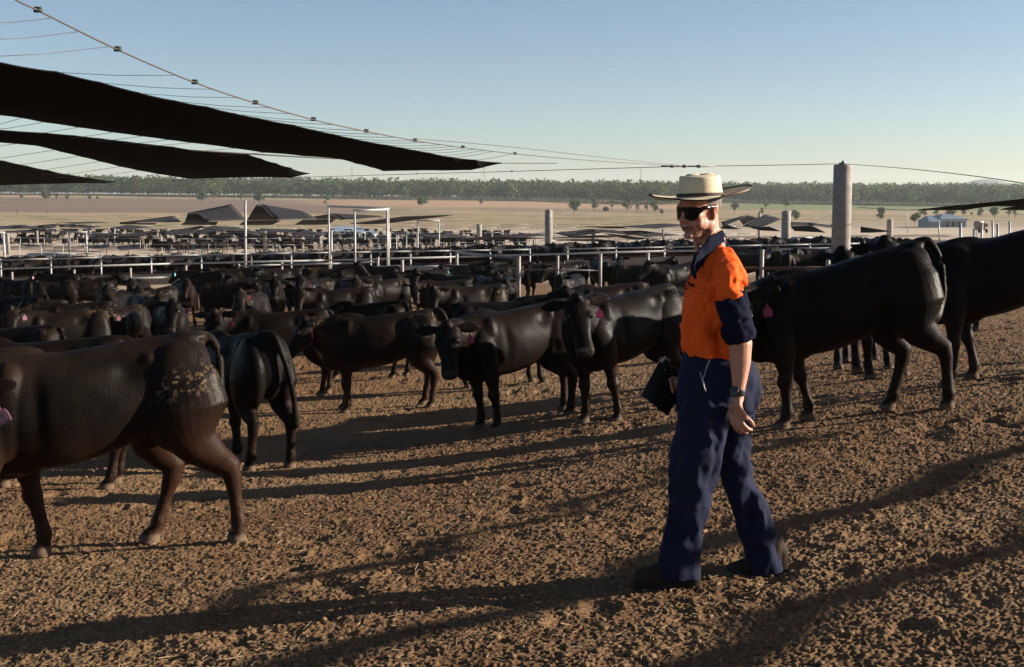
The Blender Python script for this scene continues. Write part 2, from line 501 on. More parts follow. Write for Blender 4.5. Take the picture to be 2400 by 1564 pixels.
def cow_mesh(name, size=.02, yaw=0, pit=-35, up=0.0, nyaw=None, sw=(0, 0, 0, 0), tail=0.0, seed=0, dust=.5, brown=.15, fat=1.0, tailcurve=None, ny=0, smooth=4, girth=1.0, nl=.41, rise=0.0):
    """yaw: head turn (deg, + left), pit: face slope, up: poll height offset, nyaw: neck turn, sw: hoof shifts (front L, front R, hind L, hind R)"""
    m = MB()
    nyaw = yaw * .45 if nyaw is None else nyaw
    T = [(-.83, 0, 1.00, .05, .10, .14), (-.80, 0, .99, .14, .20, .23), (-.72, 0, .97, .205, .290, .34), (-.58, 0, .96, .235, .32, .33), (-.38, 0, .94, .235, .335, .305),
         (-.12, 0, .915, .275, .345, .345), (.14, 0, .90, .295, .345, .375), (.38, 0, .905, .27, .355, .385), (.56, 0, .92, .235, .36, .385), (.70, 0, .94, .195, .325, .38), (.80, 0, .95, .15, .25, .30), (.87, 0, .95, .06, .12, .16)]
    TA = np.array(T); ti = np.arange(len(T)); tq = np.linspace(0, len(T) - 1, 60)
    T2 = []
    for q_ in tq:
        i_ = min(int(q_), len(T) - 2); s_ = q_ - i_; a0, a1, a2, a3 = TA[max(i_ - 1, 0)], TA[i_], TA[i_ + 1], TA[min(i_ + 2, len(T) - 1)]
        T2.append(.5 * ((2 * a1) + (a2 - a0) * s_ + (2 * a0 - 5 * a1 + 4 * a2 - a3) * s_ ** 2 + (3 * a1 - a0 - 3 * a2 + a3) * s_ ** 3))
    m.rings([(x, y, z, w * fat * .95, a, b * girth * .885) for x, y, z, w, a, b in T2], n=48, p=2.1)
    # hips, haunches, shoulders, brisket
    for s in (-1, 1):
        m.ball((-.60, .14 * s, .90), (.235, .12, .34), nu=28, nv=16)
        m.ball((.50, .145 * s, .92), (.17, .10, .30), Matrix.Rotation(R(-14), 3, 'Y'), nu=24, nv=14)
        m.ball((-.50, .160 * s, .80), (.15, .075, .21), Matrix.Rotation(R(16), 3, 'Y'), nu=20, nv=12)
    m.ball((.69, 0, .69), (.16, .10, .13)); m.ball((.48, 0, .60), (.22, .10, .08))
    m.ball((.45, 0, 1.245), (.22, .07, .06)); m.ball((-.66, 0, 1.245), (.15, .09, .05))
    # neck and poll
    na = R(nyaw)
    base = Vector((.55, 0, 1.02))
    poll = Vector((.60, 0, 0)) + Vector((math.cos(na) * nl, math.sin(na) * nl, 1.25 + up))
    d = poll - base
    mid = base + d * .5 + Vector((.05, 0, -.02))
    q3 = base + d * .8 + Vector((.03, 0, .01))
    m.tube([base, base + d * .22, mid, q3, poll], [(.16, .27), (.16, .245), (.118, .19), (.096, .148), (.082, .11)], 16)
    m.tube([base + Vector((.12, 0, -.28)), mid + Vector((.02, 0, -.20)), q3 + Vector((0, 0, -.15))], [(.05, .09), (.035, .07), (.03, .05)], 10)
    # head
    ya, pi_ = R(yaw), R(pit)
    def H(v): return poll + rotv(Vector(v) * 1.09, ya, pi_)
    def ring_tube(S):
        V = []; Fc = []; n = 16
        for (x, zc, w, hu, hd) in S:
            for k in range(n):
                a = 2 * math.pi * k / n; ca, sa = math.cos(a), math.sin(a)
                yy = math.copysign(abs(ca) ** .85, ca) * w; zz = math.copysign(abs(sa) ** .85, sa) * (hu if sa > 0 else hd)
                V.append(H((x, yy, zc + zz)))
        for i in range(len(S) - 1):
            for k in range(n):
                k2 = (k + 1) % n; Fc.append((i * n + k, i * n + k2, (i + 1) * n + k2, (i + 1) * n + k))
        Fc.append(tuple(range(n - 1, -1, -1))); Fc.append(tuple((len(S) - 1) * n + k for k in range(n)))
        m.add(V, Fc)
    ring_tube([(-.07, -.02, .055, .06, .09), (-.02, -.01, .108, .085, .14), (.06, -.01, .122, .09, .165), (.14, -.01, .124, .085, .17), (.21, -.015, .104, .072, .155),
               (.29, -.02, .082, .06, .125), (.355, -.025, .076, .054, .10), (.41, -.03, .084, .054, .085), (.46, -.035, .080, .05, .072), (.487, -.035, .050, .030, .042)])
    m.ball(H((-.035, 0, .055)), (.06, .07, .055))
    for s in (-1, 1):
        m.ball(H((.135, .092 * s, .045)), (.042, .024, .028))
        m.ball(H((.447, .050 * s, -.006)), (.028, .024, .028))
        e0 = Vector((-.01, .085 * s, .02)); ed = Vector((-.06, 1.0 * s, -.18 + .1 * ((seed + (s > 0)) % 3 - 1))).normalized()
        pts = [H(e0 + ed * q) for q in (0, .05, .10, .15, .20, .235)]
        th = max(.015, size * .8)
        m.tube(pts, [(.030, th), (.045, th), (.060, th), (.058, th), (.040, th), (.014, th * .7)], 12, up=tuple(rotv((.35, 0, .9), ya, pi_)))
    # legs
    def leg(P, s, sh, lift=0):
        pts = []; rr = []
        top = P[0][1]
        for (x, z, ra, rb) in P:
            k = max(0, 1 - z / top)
            pts.append((x + sh * k, s * (.155 + .02 * (1 - z)), z)); rr.append((rb * 1.24, ra * 1.22))
        m.tube(pts, rr, 24, up=(1, 0, .02))
    fr = [(.55, 1.12, .05, .03), (.56, .98, .13, .08), (.55, .82, .125, .085), (.52, .68, .10, .072), (.505, .56, .070, .056), (.50, .46, .050, .044), (.507, .385, .058, .052), (.498, .32, .039, .037), (.495, .22, .034, .033),
          (.495, .135, .044, .044), (.512, .085, .036, .038), (.535, .05, .052, .050), (.548, .0, .064, .055)]
    hi = [(-.56, 1.17, .05, .03), (-.57, 1.09, .15, .06), (-.58, 1.0, .19, .085), (-.56, .84, .215, .115), (-.53, .72, .185, .10), (-.56, .61, .115, .075), (-.645, .52, .075, .052), (-.71, .46, .064, .046), (-.705, .39, .052, .041), (-.685, .29, .038, .034),
          (-.665, .19, .039, .036), (-.655, .13, .046, .045), (-.64, .085, .038, .039), (-.618, .05, .052, .050), (-.602, .0, .064, .055)]
    leg(fr, 1, sw[0]); leg(fr, -1, sw[1]); leg(hi, 1, sw[2]); leg(hi, -1, sw[3])
    # tail
    if tailcurve: tp = [Vector(p) for p in tailcurve]
    else: tp = [Vector(p) for p in ((-.74, 0, 1.24), (-.84, tail * .1, 1.22), (-.885, tail * .35, 1.08), (-.895, tail * .7, .88), (-.88, tail, .66), (-.87, tail * 1.1, .50), (-.87, tail * 1.1, .38))]
    q_ = []
    for i_ in range(len(tp) - 1):
        a0, a1, a2, a3 = tp[max(i_ - 1, 0)], tp[i_], tp[i_ + 1], tp[min(i_ + 2, len(tp) - 1)]
        for s_ in (0, .34, .67): q_.append(.5 * ((2 * a1) + (a2 - a0) * s_ + (2 * a0 - 5 * a1 + 4 * a2 - a3) * s_ ** 2 + (3 * a1 - a0 - 3 * a2 + a3) * s_ ** 3))
    tp = q_ + [tp[-1]]
    k = len(tp)
    tr = np.interp(np.linspace(0, 1, k), [0, .2, .5, .72, .85, 1], [.055, .040, .031, .028, .040, .018])
    m.tube(tp, [float(max(r_, size * .75)) for r_ in tr], 8)
    m.v = [(x * .9 if x < .5 else x - .05, y, z) for x, y, z in m.v]
    poll = Vector((poll.x * .9 if poll.x < .5 else poll.x - .05, poll.y, poll.z))
    m.v = [(x, y, z * (1 - rise * x)) for x, y, z in m.v]
    poll = Vector((poll.x, poll.y, poll.z * (1 - rise * poll.x)))
    me = voxel(m, name, size, smooth)
    # hide colours
    P = get_co(me).astype(np.float64); N = get_no(me)
    r_ = np.random.default_rng(seed + 11)
    off = r_.random(3) * 40
    nz = fbm3(P * 2.1 + off, 3, seed % 7)
    base_c = np.array([.0044, .0032, .0027]); br = np.array([.024, .0098, .0056])
    low = sstep(.85, .45, P[:, 2])
    w = np.clip(brown * 1.2 * (.5 * sstep(.45, .7, nz) + 1.3 * low), 0, 1)
    c = base_c * (1 - w[:, None]) + br * w[:, None]
    # dusty patches where they lie down and on the rump
    f = .72 * fbm3(P * 62 + off, 2, 3) + .28 * fbm3(P * 20 + off, 2, 6); g = fbm3(P * 3.4 + off * 2, 2, 5)
    reg = np.maximum(sstep(.30, .0, np.abs(P[:, 0] + .55)) * sstep(.85, 1.05, P[:, 2]), sstep(.25, .0, np.abs(P[:, 0] - .75)) * sstep(1.0, 1.15, P[:, 2]) * .6)
    k2 = .85 * sstep(.56, .62, f) * sstep(.50, .62, g) * reg * dust
    c = c * (1 - k2[:, None]) + np.array([.20, .135, .075]) * k2[:, None]
    soft = dust * .25 * sstep(.3, .6, g) * sstep(.9, 1.25, P[:, 2]) + .06 * dust
    c = c * (1 - soft[:, None] * .35) + np.array([.06, .040, .026]) * soft[:, None] * .35
    hoof = sstep(.075, .05, P[:, 2])
    c = c * (1 - hoof[:, None]) + np.array([.12, .082, .055]) * hoof[:, None]
    mud = sstep(.45, .1, P[:, 2]) * sstep(.5, .62, f) * .5
    c = c * (1 - mud[:, None]) + np.array([.055, .036, .022]) * mud[:, None]
    rot = (Matrix.Rotation(ya, 3, 'Z') @ Matrix.Rotation(-pi_, 3, 'Y')).inverted()
    L = (P - np.array(poll)) @ np.array(rot).T / 1.09
    mz = sstep(.415, .445, L[:, 0]) * (np.abs(L[:, 1]) < .11) * (np.abs(L[:, 2]) < .13)
    c = c * (1 - mz[:, None]) + np.array([.034, .026, .025]) * mz[:, None]
    nos = np.exp(-(((L[:, 0] - .475) ** 2 + (np.abs(L[:, 1]) - .046) ** 2 + (L[:, 2] + .015) ** 2) / .014 ** 2))
    c = c * (1 - .9 * nos[:, None])
    # neck folds / hair relief
    nk = sstep(.55, .75, P[:, 0]) * sstep(-.15, .1, .5 - np.abs(L[:, 0] + .25)) * (1 - sstep(-.26, -.14, L[:, 0]))
    fold = np.sin(P[:, 0] * 95 + P[:, 1] * 40 + 3 * nz * 6) * .5
    disp = .012 * (fbm3(P * 6 + off, 2, 2) - .5) + .009 * fold * nk * sstep(.5, .6, fbm3(P * 4 + off, 2, 8))
    ay = np.abs(P[:, 1])
    def G(x, y, z, sx, sy, sz): return np.exp(-(((P[:, 0] - x) / sx) ** 2 + ((ay - y) / sy) ** 2 + ((P[:, 2] - z) / sz) ** 2))
    disp = disp - .030 * G(-.24, .20, 1.10, .08, .10, .07) + .022 * G(-.37, .17, 1.17, .045, .06, .04) - .016 * G(.27, .24, .95, .05, .12, .20) + .014 * G(.42, .2, 1.12, .05, .1, .12) \
        - .020 * G(-.34, .2, .78, .05, .12, .12) + .012 * G(.46, .2, .86, .07, .1, .06) + .010 * (fbm3(P * 3.7 + off, 2, 12) - .5) - .012 * G(-.70, .12, .98, .04, .08, .12)
    tuft = np.exp(-((L[:, 0] - .02) ** 2 + L[:, 1] ** 2 * 1.2 + (L[:, 2] - .08) ** 2) / .09 ** 2)
    disp = disp + tuft * .014 * (fbm3(P * np.array([60, 60, 30]) + off, 2, 4) - .4)
    if size < .03: set_co(me, P + N * disp[:, None])
    set_col(me, 'col', c)
    rg = np.clip(.75 * hoof + .7 * k2 + .5 * mud, 0, 1)
    rg = rg * (1 - mz) + .2 * mz
    a = me.attributes.new('rgh', 'FLOAT', 'POINT'); a.data.foreach_set('value', rg.astype(np.float32))
    me.materials.append(m_hide)
    info = dict(poll=poll, ya=ya, pi=pi_, H=H)
    return me, info

def tag_mesh(name='ear_tag', sc=1.0):
    # outline of a two-piece ear tag: button, neck and a plate with clipped shoulders
    o = [(-.006, .0), (.006, .0), (.009, -.022), (.026, -.030), (.033, -.048), (.033, -.086), (.028, -.092), (-.028, -.092), (-.033, -.086), (-.033, -.048), (-.026, -.030), (-.009, -.022)]
    V = [(x * sc, -.0015, z * sc) for x, z in o] + [(x * sc, .0015, z * sc) for x, z in o]
    n = len(o)
    Fc = [tuple(range(n)), tuple(range(2 * n - 1, n - 1, -1))] + [(i, i + n, (i + 1) % n + n, (i + 1) % n) for i in range(n)]
    m = MB(); m.add(V, Fc); m.tube([(0, -.006, -.004), (0, .006, -.004)], .008 * sc, 8)
    return m.mesh(name, False)
TAG_ME = {}
def put_cow(name_, me, info, loc, rz, label, group=None, tagmat=None, tilt=True, sc=1.0, eyes=True, tag_side=1, tagsc=1.0):
    root = empty('steer', loc, rz)
    root.scale = (sc,) * 3
    if tilt:
        c, s = math.cos(rz), math.sin(rz)
        zf = gz(loc[0] + c * .55, loc[1] + s * .55); zb = gz(loc[0] - c * .65, loc[1] - s * .65)
        zl = gz(loc[0] - s * .4, loc[1] + c * .4); zr = gz(loc[0] + s * .4, loc[1] - c * .4)
        pitch = math.atan2(zf - zb, 1.2); roll = math.atan2(zl - zr, .8) * .7
        root.rotation_euler = (Matrix.Rotation(rz, 4, 'Z') @ Matrix.Rotation(-pitch, 4, 'Y') @ Matrix.Rotation(roll, 4, 'X')).to_euler()
        root.location = (loc[0], loc[1], (zf * .54 + zb * .46) - .012)
    tag(root, label, 'steer', group)
    link('body', me, root)
    if info and eyes:
        for s in (-1, 1):
            key = 'eye'
            if key not in TAG_ME:
                b_ = MB(); b_.ball((0, 0, 0), .021, nu=10, nv=7); TAG_ME[key] = b_.mesh('eye'); TAG_ME[key].materials.append(m_eye)
            e = link('eye', TAG_ME[key], root); e.location = info['H']((.145, .108 * s, .035))
    if info and tagmat is not None:
        key = (tagmat.name, tagsc)
        if key not in TAG_ME:
            TAG_ME[key] = tag_mesh(sc=tagsc); TAG_ME[key].materials.append(tagmat)
        e = link('ear_tag', TAG_ME[key], root)
        e.location = info['H']((.035, tag_side * .205, -.045))
        e.rotation_euler = (0, 0, info['ya'] + R(90))
    return root
def solve(px, backpy, h=1.27, lo=6, hi=90):
    """distance at which an animal of height h standing on the ground shows its back at this height"""
    best = None
    Ys = np.exp(np.linspace(math.log(lo), math.log(hi), 500))
    d = W(px, 700, 1.0); zz = tz(d.x * Ys, Ys) + h
    cp, sp = math.cos(PITCH), math.sin(PITCH)
    py = 782 - F * (Ys * sp + zz * cp) / (Ys * cp - zz * sp)
    i = int(np.argmin(np.abs(py - backpy)))
    return float(Ys[i])
# ================================================================ THE HERD IN THE PEN
def head_yaw(X, Y, hd, off):
    cam_a = math.degrees(math.atan2(-Y, -X))
    d = (cam_a + off - hd + 540) % 360 - 180
    return max(-88, min(88, d))
# the animals nearest the camera, each with its own pose
def near(px, Y, hd, label, tagm=m_tagm, tagsc=1.1, sc=1.0, side=1, **kw):
    p = W(px, 800, Y); X = p.x
    me, info = cow_mesh('steer_body', **kw)
    return put_cow('steer', me, info, (X, Y, gz(X, Y)), R(hd), label, GRP, tagm, sc=sc, tag_side=side, tagsc=tagsc), info
GRP = 'black steers standing in the near pen'
A_root, A_info = near(208, 7.5, 200, 'largest brown-black steer walking out of the left edge with pale dust on its haunch', tagm=m_tag, sc=1.0, size=.010, yaw=66, nyaw=66, nl=.30, pit=-30, up=-.16,
     sw=(.26, -.20, -.30, .26), dust=1.0, brown=.6, seed=1, rise=.03, fat=.93, tailcurve=[(-.74, 0, 1.24), (-.84, 0, 1.225), (-.885, .03, 1.12), (-.875, .05, .98), (-.85, .06, .84)])
for ch in A_root.children:
    if ch.name.startswith('ear_tag'):
        ch.location = ch.location + Vector((.0, .03, -.02)); ch.rotation_euler = (0, R(-24), ch.rotation_euler.z); ch.scale = (1.05,) * 3
        for txt, sz, x_, z_ in (('C52', .020, -.024, -.052), ('95790', .023, -.031, -.088), ('II III', .012, -.010, -.064)):
            cu = bpy.data.curves.new('t', 'FONT'); cu.body = txt; cu.size = sz; cu.extrude = .0004
            to = bpy.data.objects.new('t', cu); COL.objects.link(to)
            dg = bpy.context.evaluated_depsgraph_get(); dg.update()
            tm_ = bpy.data.meshes.new_from_object(to.evaluated_get(dg)); bpy.data.objects.remove(to)
            wo_ = link('tag_writing', tm_, ch, m_ink); wo_.rotation_euler = (R(90), 0, 0); wo_.location = (x_ * 1.25, -.0035, z_ * 1.25); wo_.scale = (1.25,) * 3
near(90, 10.6, 186, 'steer hidden behind the largest one, only its dark back and two front hooves showing', size=.016, yaw=30, pit=-45, seed=2, dust=.3, sw=(.1, -.12, 0, 0))
near(560, 12.0, 128, 'steer seen from behind with its tail swung aside, next to the largest one', size=.012, yaw=0, pit=-40, up=-.25, seed=3, dust=.15, tail=-.16, sw=(0, 0, .05, -.1), tagm=None)
near(905, 16.6, 184, 'shadowed side-on steer with a dusty lit rump, alone on open dirt', sc=1.0, size=.014, yaw=18, nyaw=5, pit=-48, up=-.06, seed=4, dust=.9, brown=.5, sw=(.05, .1, -.02, .1),
     tailcurve=[(-.74, 0, 1.24), (-.86, .02, 1.26), (-.95, .05, 1.12), (-.96, .06, .92), (-.93, .05, .74), (-.92, .05, .58)])
near(1232, 13.8, 214, 'steer with lowered head and magenta tag, left of the one beside the man', size=.012, yaw=50, nyaw=22, pit=-60, up=-.11, seed=5, dust=.25, brown=.3, sw=(.02, 0, .1, -.1))
near(1492, 12.9, 220, 'steer staring at the camera with wide ears and magenta tag, just left of the man', size=.011, yaw=58, nyaw=38, pit=-62, up=-.02, seed=6, dust=.3, brown=.3, sw=(-.05, .08, .2, -.1), nl=.42)
near(2003, 10.15, 177, 'steer walking behind the man with its tail curled over a lit rump', size=.011, yaw=68, nyaw=40, nl=.36, pit=-66, up=-.10, seed=7, rise=.085, dust=.25, brown=.25, sw=(.10, -.18, -.18, .26),
     tailcurve=[(-.72, 0, 1.25), (-.83, .01, 1.25), (-.90, .03, 1.12), (-.905, .05, .95), (-.87, .09, .80), (-.80, .155, .71), (-.73, .20, .67)])
near(2400, 11.5, 174, 'dark steer leaving the frame at the right edge behind the curled-tail steer', size=.015, sc=1.04, yaw=10, pit=-40, up=-.05, seed=8, rise=.05, dust=.1, brown=.3, sw=(.2, -.12, -.15, .2))
near(2010, 15.5, 250, 'steer whose two raised ears show over the back of the curled-tail steer', size=.02, yaw=5, pit=-50, up=.10, seed=9, dust=.1)
near(2066, 13.6, 262, 'steer with the highest pair of ears showing right of the big concrete column', size=.02, yaw=5, pit=-50, up=.10, seed=10, dust=.1)
near(2345, 20.5, 180, 'steer whose thin legs show under the belly of the steer at the right edge', size=.022, yaw=0, pit=-50, seed=12, dust=.1)
near(660, 18.6, 188, 'steer with a lit dusty rump looking at the camera behind the rear-view one', sc=1.0, size=.014, yaw=72, nyaw=35, pit=-58, up=.0, seed=13, dust=.8, brown=.35, sw=(0, .05, .0, -.12), tail=.03)

# the mixed group behind them: (px, back height in the photo, heading, head offset or None, slope, label)
MID = [
 (20, 768, 185, None, -40, 'brownish steer cut by the left edge, second row behind the largest steer'),
 (150, 736, 204, 10, -55, 'steer with gold dust along its back and a pink tag, left group'),
 (178, 712, 175, None, -45, 'steer with a rounded brown rump behind the gold-dusted one'),
 (66, 714, 188, None, -40, 'steer with a long brown back behind the gold-dusted one'),
 (52, 698, 183, 20, -45, 'small-looking brown back with a pink tag near the left edge'),
 (292, 722, 262, 0, -60, 'steer facing the camera with a dark face, left of the pale-faced one'),
 (402, 722, 292, -14, -55, 'glossy brown steer facing the camera with a pink tag over its neck'),
 (268, 690, 268, 30, -50, 'steer half hidden behind the dark-faced steer'),
 (338, 700, 300, 40, -50, 'steer whose shoulder shows between the two front-facing steers'),
 (44, 659, 181, None, -40, 'furthest-left steer in the back row by the bunk fence'),
 (138, 660, 4, None, -20, 'very dark steer in the back row walking to the right'),
 (208, 660, 24, None, -35, 'steer in the back row turning its lit rump to the camera'),
 (150, 649, 178, None, -30, 'steer whose back shows above the dark one in the left back row'),
 (326, 661, 272, 0, -55, 'steer facing the camera with both ears up, alone against the pale road'),
 (432, 664, 298, -20, -52, 'steer with a long sunlit neck looking left over the others'),
 (486, 640, 178, None, -45, 'steer with a rounded back at the end of the bunk gate'),
 (553, 632, 190, 0, -50, 'greyish steer catching the sun behind the shining-nosed one'),
 (536, 667, 352, 0, -62, 'steer with a shining wet nose standing across the others'),
 (612, 652, 176, None, -50, 'steer with a sloping grey rump right of the shining-nosed one'),
 (664, 631, 184, None, -40, 'broad dark steer below the tall white pole'),
 (706, 658, 256, -10, -58, 'steer with a pale lit forehead in the middle group'),
 (770, 633, 2, None, -45, 'steer with a mottled back below the tall goalpost frame'),
 (846, 648, 187, 25, -45, 'steer with a lit back looking left, in front of the goalpost frame'),
 (796, 684, 203, -8, -55, 'steer with a tan stub on its poll and a glossy grey side'),
 (905, 657, 222, -15, -62, 'steer with its head dropped and a bright back, centre group'),
 (866, 714, 182, 60, -70, 'low black steer with a magenta tag and nose to the ground'),
 (892, 625, 178, None, -40, 'steer with a pale tag near the fence posts, centre back row'),
 (968, 637, 5, 30, -50, 'steer looking right with a pale tag beside the rusty post'),
 (1082, 623, 3, None, -48, 'steer with its muzzle lit, right end of the centre back row'),
 (1062, 645, 178, None, -45, 'steer with a brown back seen over the tan-backed one'),
 (1040, 659, 198, 12, -58, 'tan-backed steer with a red tag under its ear'),
 (1108, 678, 205, -4, -60, 'steer with a pink nose and a glossy flank, right of the tan-backed one'),
 (1190, 652, 266, 0, -62, 'steer with a reddish chest facing the camera by the fence corner'),
 (1190, 710, 2, None, -40, 'steer seen as a long brown back behind the two staring steers'),
 (1334, 621, 186, None, -60, 'steer sniffing the ground beyond the fence, its tail against the light'),
 (1340, 650, 250, -12, -56, 'round glossy steer with a black ear behind the staring one'),
 (1432, 674, 198, 0, -60, 'grey shining steer behind the shoulder of the staring one'),
 (1268, 617, 182, None, -45, 'steer with shaggy back beyond the fence corner'),
 (1412, 617, 100, None, -45, 'steer seen from behind between the fence posts, left of a pair'),
 (1456, 616, 84, None, -45, 'steer seen from behind between the fence posts, right of a pair'),
 (1508, 623, 358, None, -40, 'side-on steer walking right beyond the post with a concrete foot'),
 (1588, 625, 182, -60, -45, 'steer close to the man walking left beyond the fence'),
 (1210, 620, 176, None, -60, 'dark steer feeding behind the post at the fence corner'),
 (372, 676, 250, -10, -48, 'steer with raised head behind the glossy brown one'),
 (588, 690, 262, 8, -55, 'steer facing the camera left of the rump with a dusty patch'),
 (642, 668, 285, -5, -50, 'steer with raised ears below the broad dark one'),
 (742, 660, 248, 0, -50, 'steer facing left and forward in front of the mottled-back one'),
 (818, 662, 292, 0, -55, 'steer peering between the goalpost legs'),
 (1012, 640, 240, -8, -48, 'steer with its head high just right of the rusty post'),
 (1142, 652, 290, 6, -50, 'steer looking over the glossy flank of the pink-nosed one'),
]
for i, (px, bp_, hd, off, pit, lab) in enumerate(MID):
    Y = solve(px, bp_, 1.20)
    X = W(px, bp_, Y).x
    rr = random.Random(i * 7 + 3)
    if 170 < hd < 195 or hd < 10: hd = (hd + rr.choice([-24, -12, 8, 20, 34])) % 360
    hy = 0 if off is None else head_yaw(X, Y, hd, off)
    size = .020 if Y < 27 else .026
    me, info = cow_mesh('steer_body', size, yaw=hy, nyaw=hy * .5, pit=pit, up=(-.06 if pit < -55 else .06) + (-.30 if pit <= -68 else 0) + rr.uniform(-.05, .05), seed=i + 20, nl=.42,
                        sw=[rr.uniform(-.12, .12) for _ in range(4)], tail=rr.uniform(-.05, .05), dust=rr.choice([.1, .2, .8]), brown=rr.choice([.0, .05, .1, .2, .6]), fat=rr.uniform(.92, 1.04), smooth=3)
    tm = [m_tagm, m_tag, m_tagm, None][i % 4] if Y < 34 else ([m_tag, None, None, m_tagt][i % 4])
    put_cow('steer', me, info, (X, Y, gz(X, Y)), R(hd), lab, GRP, tm, tagsc=1.0 if Y < 34 else 1.25, eyes=Y < 34, sc=rr.uniform(.95, 1.02))
# ================================================================ FENCES, PILLARS, SHADES
m_pipe = mat('galvanised_pipe', (.33, .325, .32), .5, metal=.15, noise=(6, .25))
m_rust = mat('rusty_steel', (.11, .045, .022), .8, noise=(20, .4))
m_mix = mat('worn_white_post', (.24, .21, .19), .6, noise=(3.5, .55))
m_conc = mat('concrete', (.235, .215, .19), .9, noise=(3.5, .28), bump=(60, .3, .004))
m_bunk = mat('bunk_concrete', (.23, .18, .135), .9, noise=(3, .15))
m_wire = mat('wire', (.09, .075, .07), .5, metal=.4)
m_cable = mat('orange_cable', (.060, .042, .037), .7)
m_green = mat('green_clip', (.015, .035, .025), .6)
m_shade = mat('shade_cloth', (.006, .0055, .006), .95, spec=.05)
m_shade_lit = mat('lit_shade_cloth', (.034, .031, .034), .95, spec=.05, noise=(.6, .12))  # paler copy of the near cloth, grey of sunlit tops put into the colour
m_tin = mat('shed_roof', (.16, .19, .23), .5); m_wall = mat('shed_wall', (.45, .45, .44), .7)
m_yel = mat('yellow_machine', (.26, .18, .02), .5); m_dark = mat('dark_rubber', (.015, .015, .015), .8)
m_steel = mat('dark_steel', (.12, .12, .13), .5, metal=.3)

def pipe(mb, a, b, r, n=8): mb.tube([a, b], r, n)
def g_at(px, Y):
    X = W(px, 640, Y).x; return Vector((X, Y, gz(X, Y)))

# ---- near pen fence: posts with their own height, rails hung between them
def post(px, top, Y, r, label, group=None, mt=None, foot=False, name='fence_post'):
    p = g_at(px, Y); zt = W(px, top, Y).z
    m = MB(); m.tube([(0, 0, -.1), (0, 0, zt - p.z - .03), (0, 0, zt - p.z)], [r, r, r * .55], 10)
    o = m.build(name, mt or m_mix); o.location = p
    if foot:
        f = MB(); f.tube([(0, 0, -.1), (0, 0, .16), (0, 0, .30)], [.26, .24, .17], 10); f.build('concrete_foot', m_conc, o)
    c = MB(); c.tube([(0, 0, zt - p.z - .02), (0, 0, zt - p.z + .012)], r * 1.18, 10); c.build('cap', m_pipe, o)
    return tag(o, label, 'fence post', group)
GP = 'posts of the near pen fence'
P0 = [(28, 639, 50, .042, 'short white post furthest left in the near pen fence'), (174, 633, 50, .042, 'short white post left of the standing dark steer, near fence'),
      (306, 629, 50, .042, 'post with a rusty base above the steer with both ears up'), (436, 624, 50, .042, 'post beside a rusty one above the long-necked steer'),
      (429, 634, 49, .042, 'orange-rusted short post beside the white one'), (560, 620, 48, .042, 'post at the left end of the doubled rail'),
      (661, 616, 48, .042, 'post halfway along the doubled rail'), (886, 604, 47, .05, 'thin post left of the goalpost frame leg'),
      (943, 611, 42, .05, 'tall rusty peeling post standing among the centre steers'), (1071, 590, 47, .055, 'thick post where the long rail bends down'),
      (1216, 603, 38.5, .058, 'post with a pale base at the fence corner'), (1307, 601, 39, .042, 'post in front of the shaggy-backed steer'),
      (1407, 597, 38.5, .05, 'rusty white post in front of the steer seen from behind'), (1518, 595, 38, .05, 'post set in a concrete foot, left of the man'),
      (1785, 587, 36, .058, 'white post just right of the man'), (1940, 585, 35, .058, 'white post just left of the big concrete column')]
for px, top, Y, r, lab in P0:
    post(px, top, Y, r, lab, GP, m_rust if 'orange' in lab else m_mix, foot='concrete foot' in lab or 'pale base' in lab)
def rail(pts, r, label, mt=None, name='fence_rail', cat='fence rail', group=None):
    m = MB()
    q = [W(*p) for p in pts]
    for a, b in zip(q[:-1], q[1:]): m.tube([a, b], r, 8)
    for a in q[1:-1]: m.ball(a, r * 1.3, nu=8, nv=6)
    o = m.build(name, mt or m_pipe)
    return tag(o, label, cat, group)
GR = 'pipe rails of the pens'
rail([(-60, 632, 54), (400, 618.5, 54), (760, 610.5, 53.5), (1071, 602.5, 53), (1160, 599.7, 52), (1560, 588.7, 50), (1735, 586, 49), (2017, 581, 48), (2250, 577, 47), (2460, 572, 46)], .038, 'thick white pipe running the whole width above the cattle', group=GR)
rail([(560, 624, 48), (661, 620.5, 48), (800, 618, 47.5), (886, 614, 47)], .034, 'doubled white rail below the tall poles', group=GR)
rail([(225, 657, 50), (400, 650, 50), (528, 636, 49)], .04, 'low white rail over the pale road behind the left steers', group=GR)
rail([(1071, 592, 47), (1216, 607, 38.5)], .045, 'grey rail sloping down to the fence corner post', m_steel, group=GR)
rail([(1160, 629, 39), (1216, 632, 38.5), (1407, 634, 38.5)], .022, 'thin dark rail between the corner posts', m_steel, group=GR)
rail([(1700, 629, 36.5), (1785, 629, 36), (1940, 628, 35), (1990, 627, 35)], .04, 'rusty rail joining the two white posts right of the man', m_rust, group=GR)
rail([(886, 626, 47), (943, 626, 46), (1071, 625, 46)], .05, 'white bunk rail behind the rusty peeling post', group=GR)

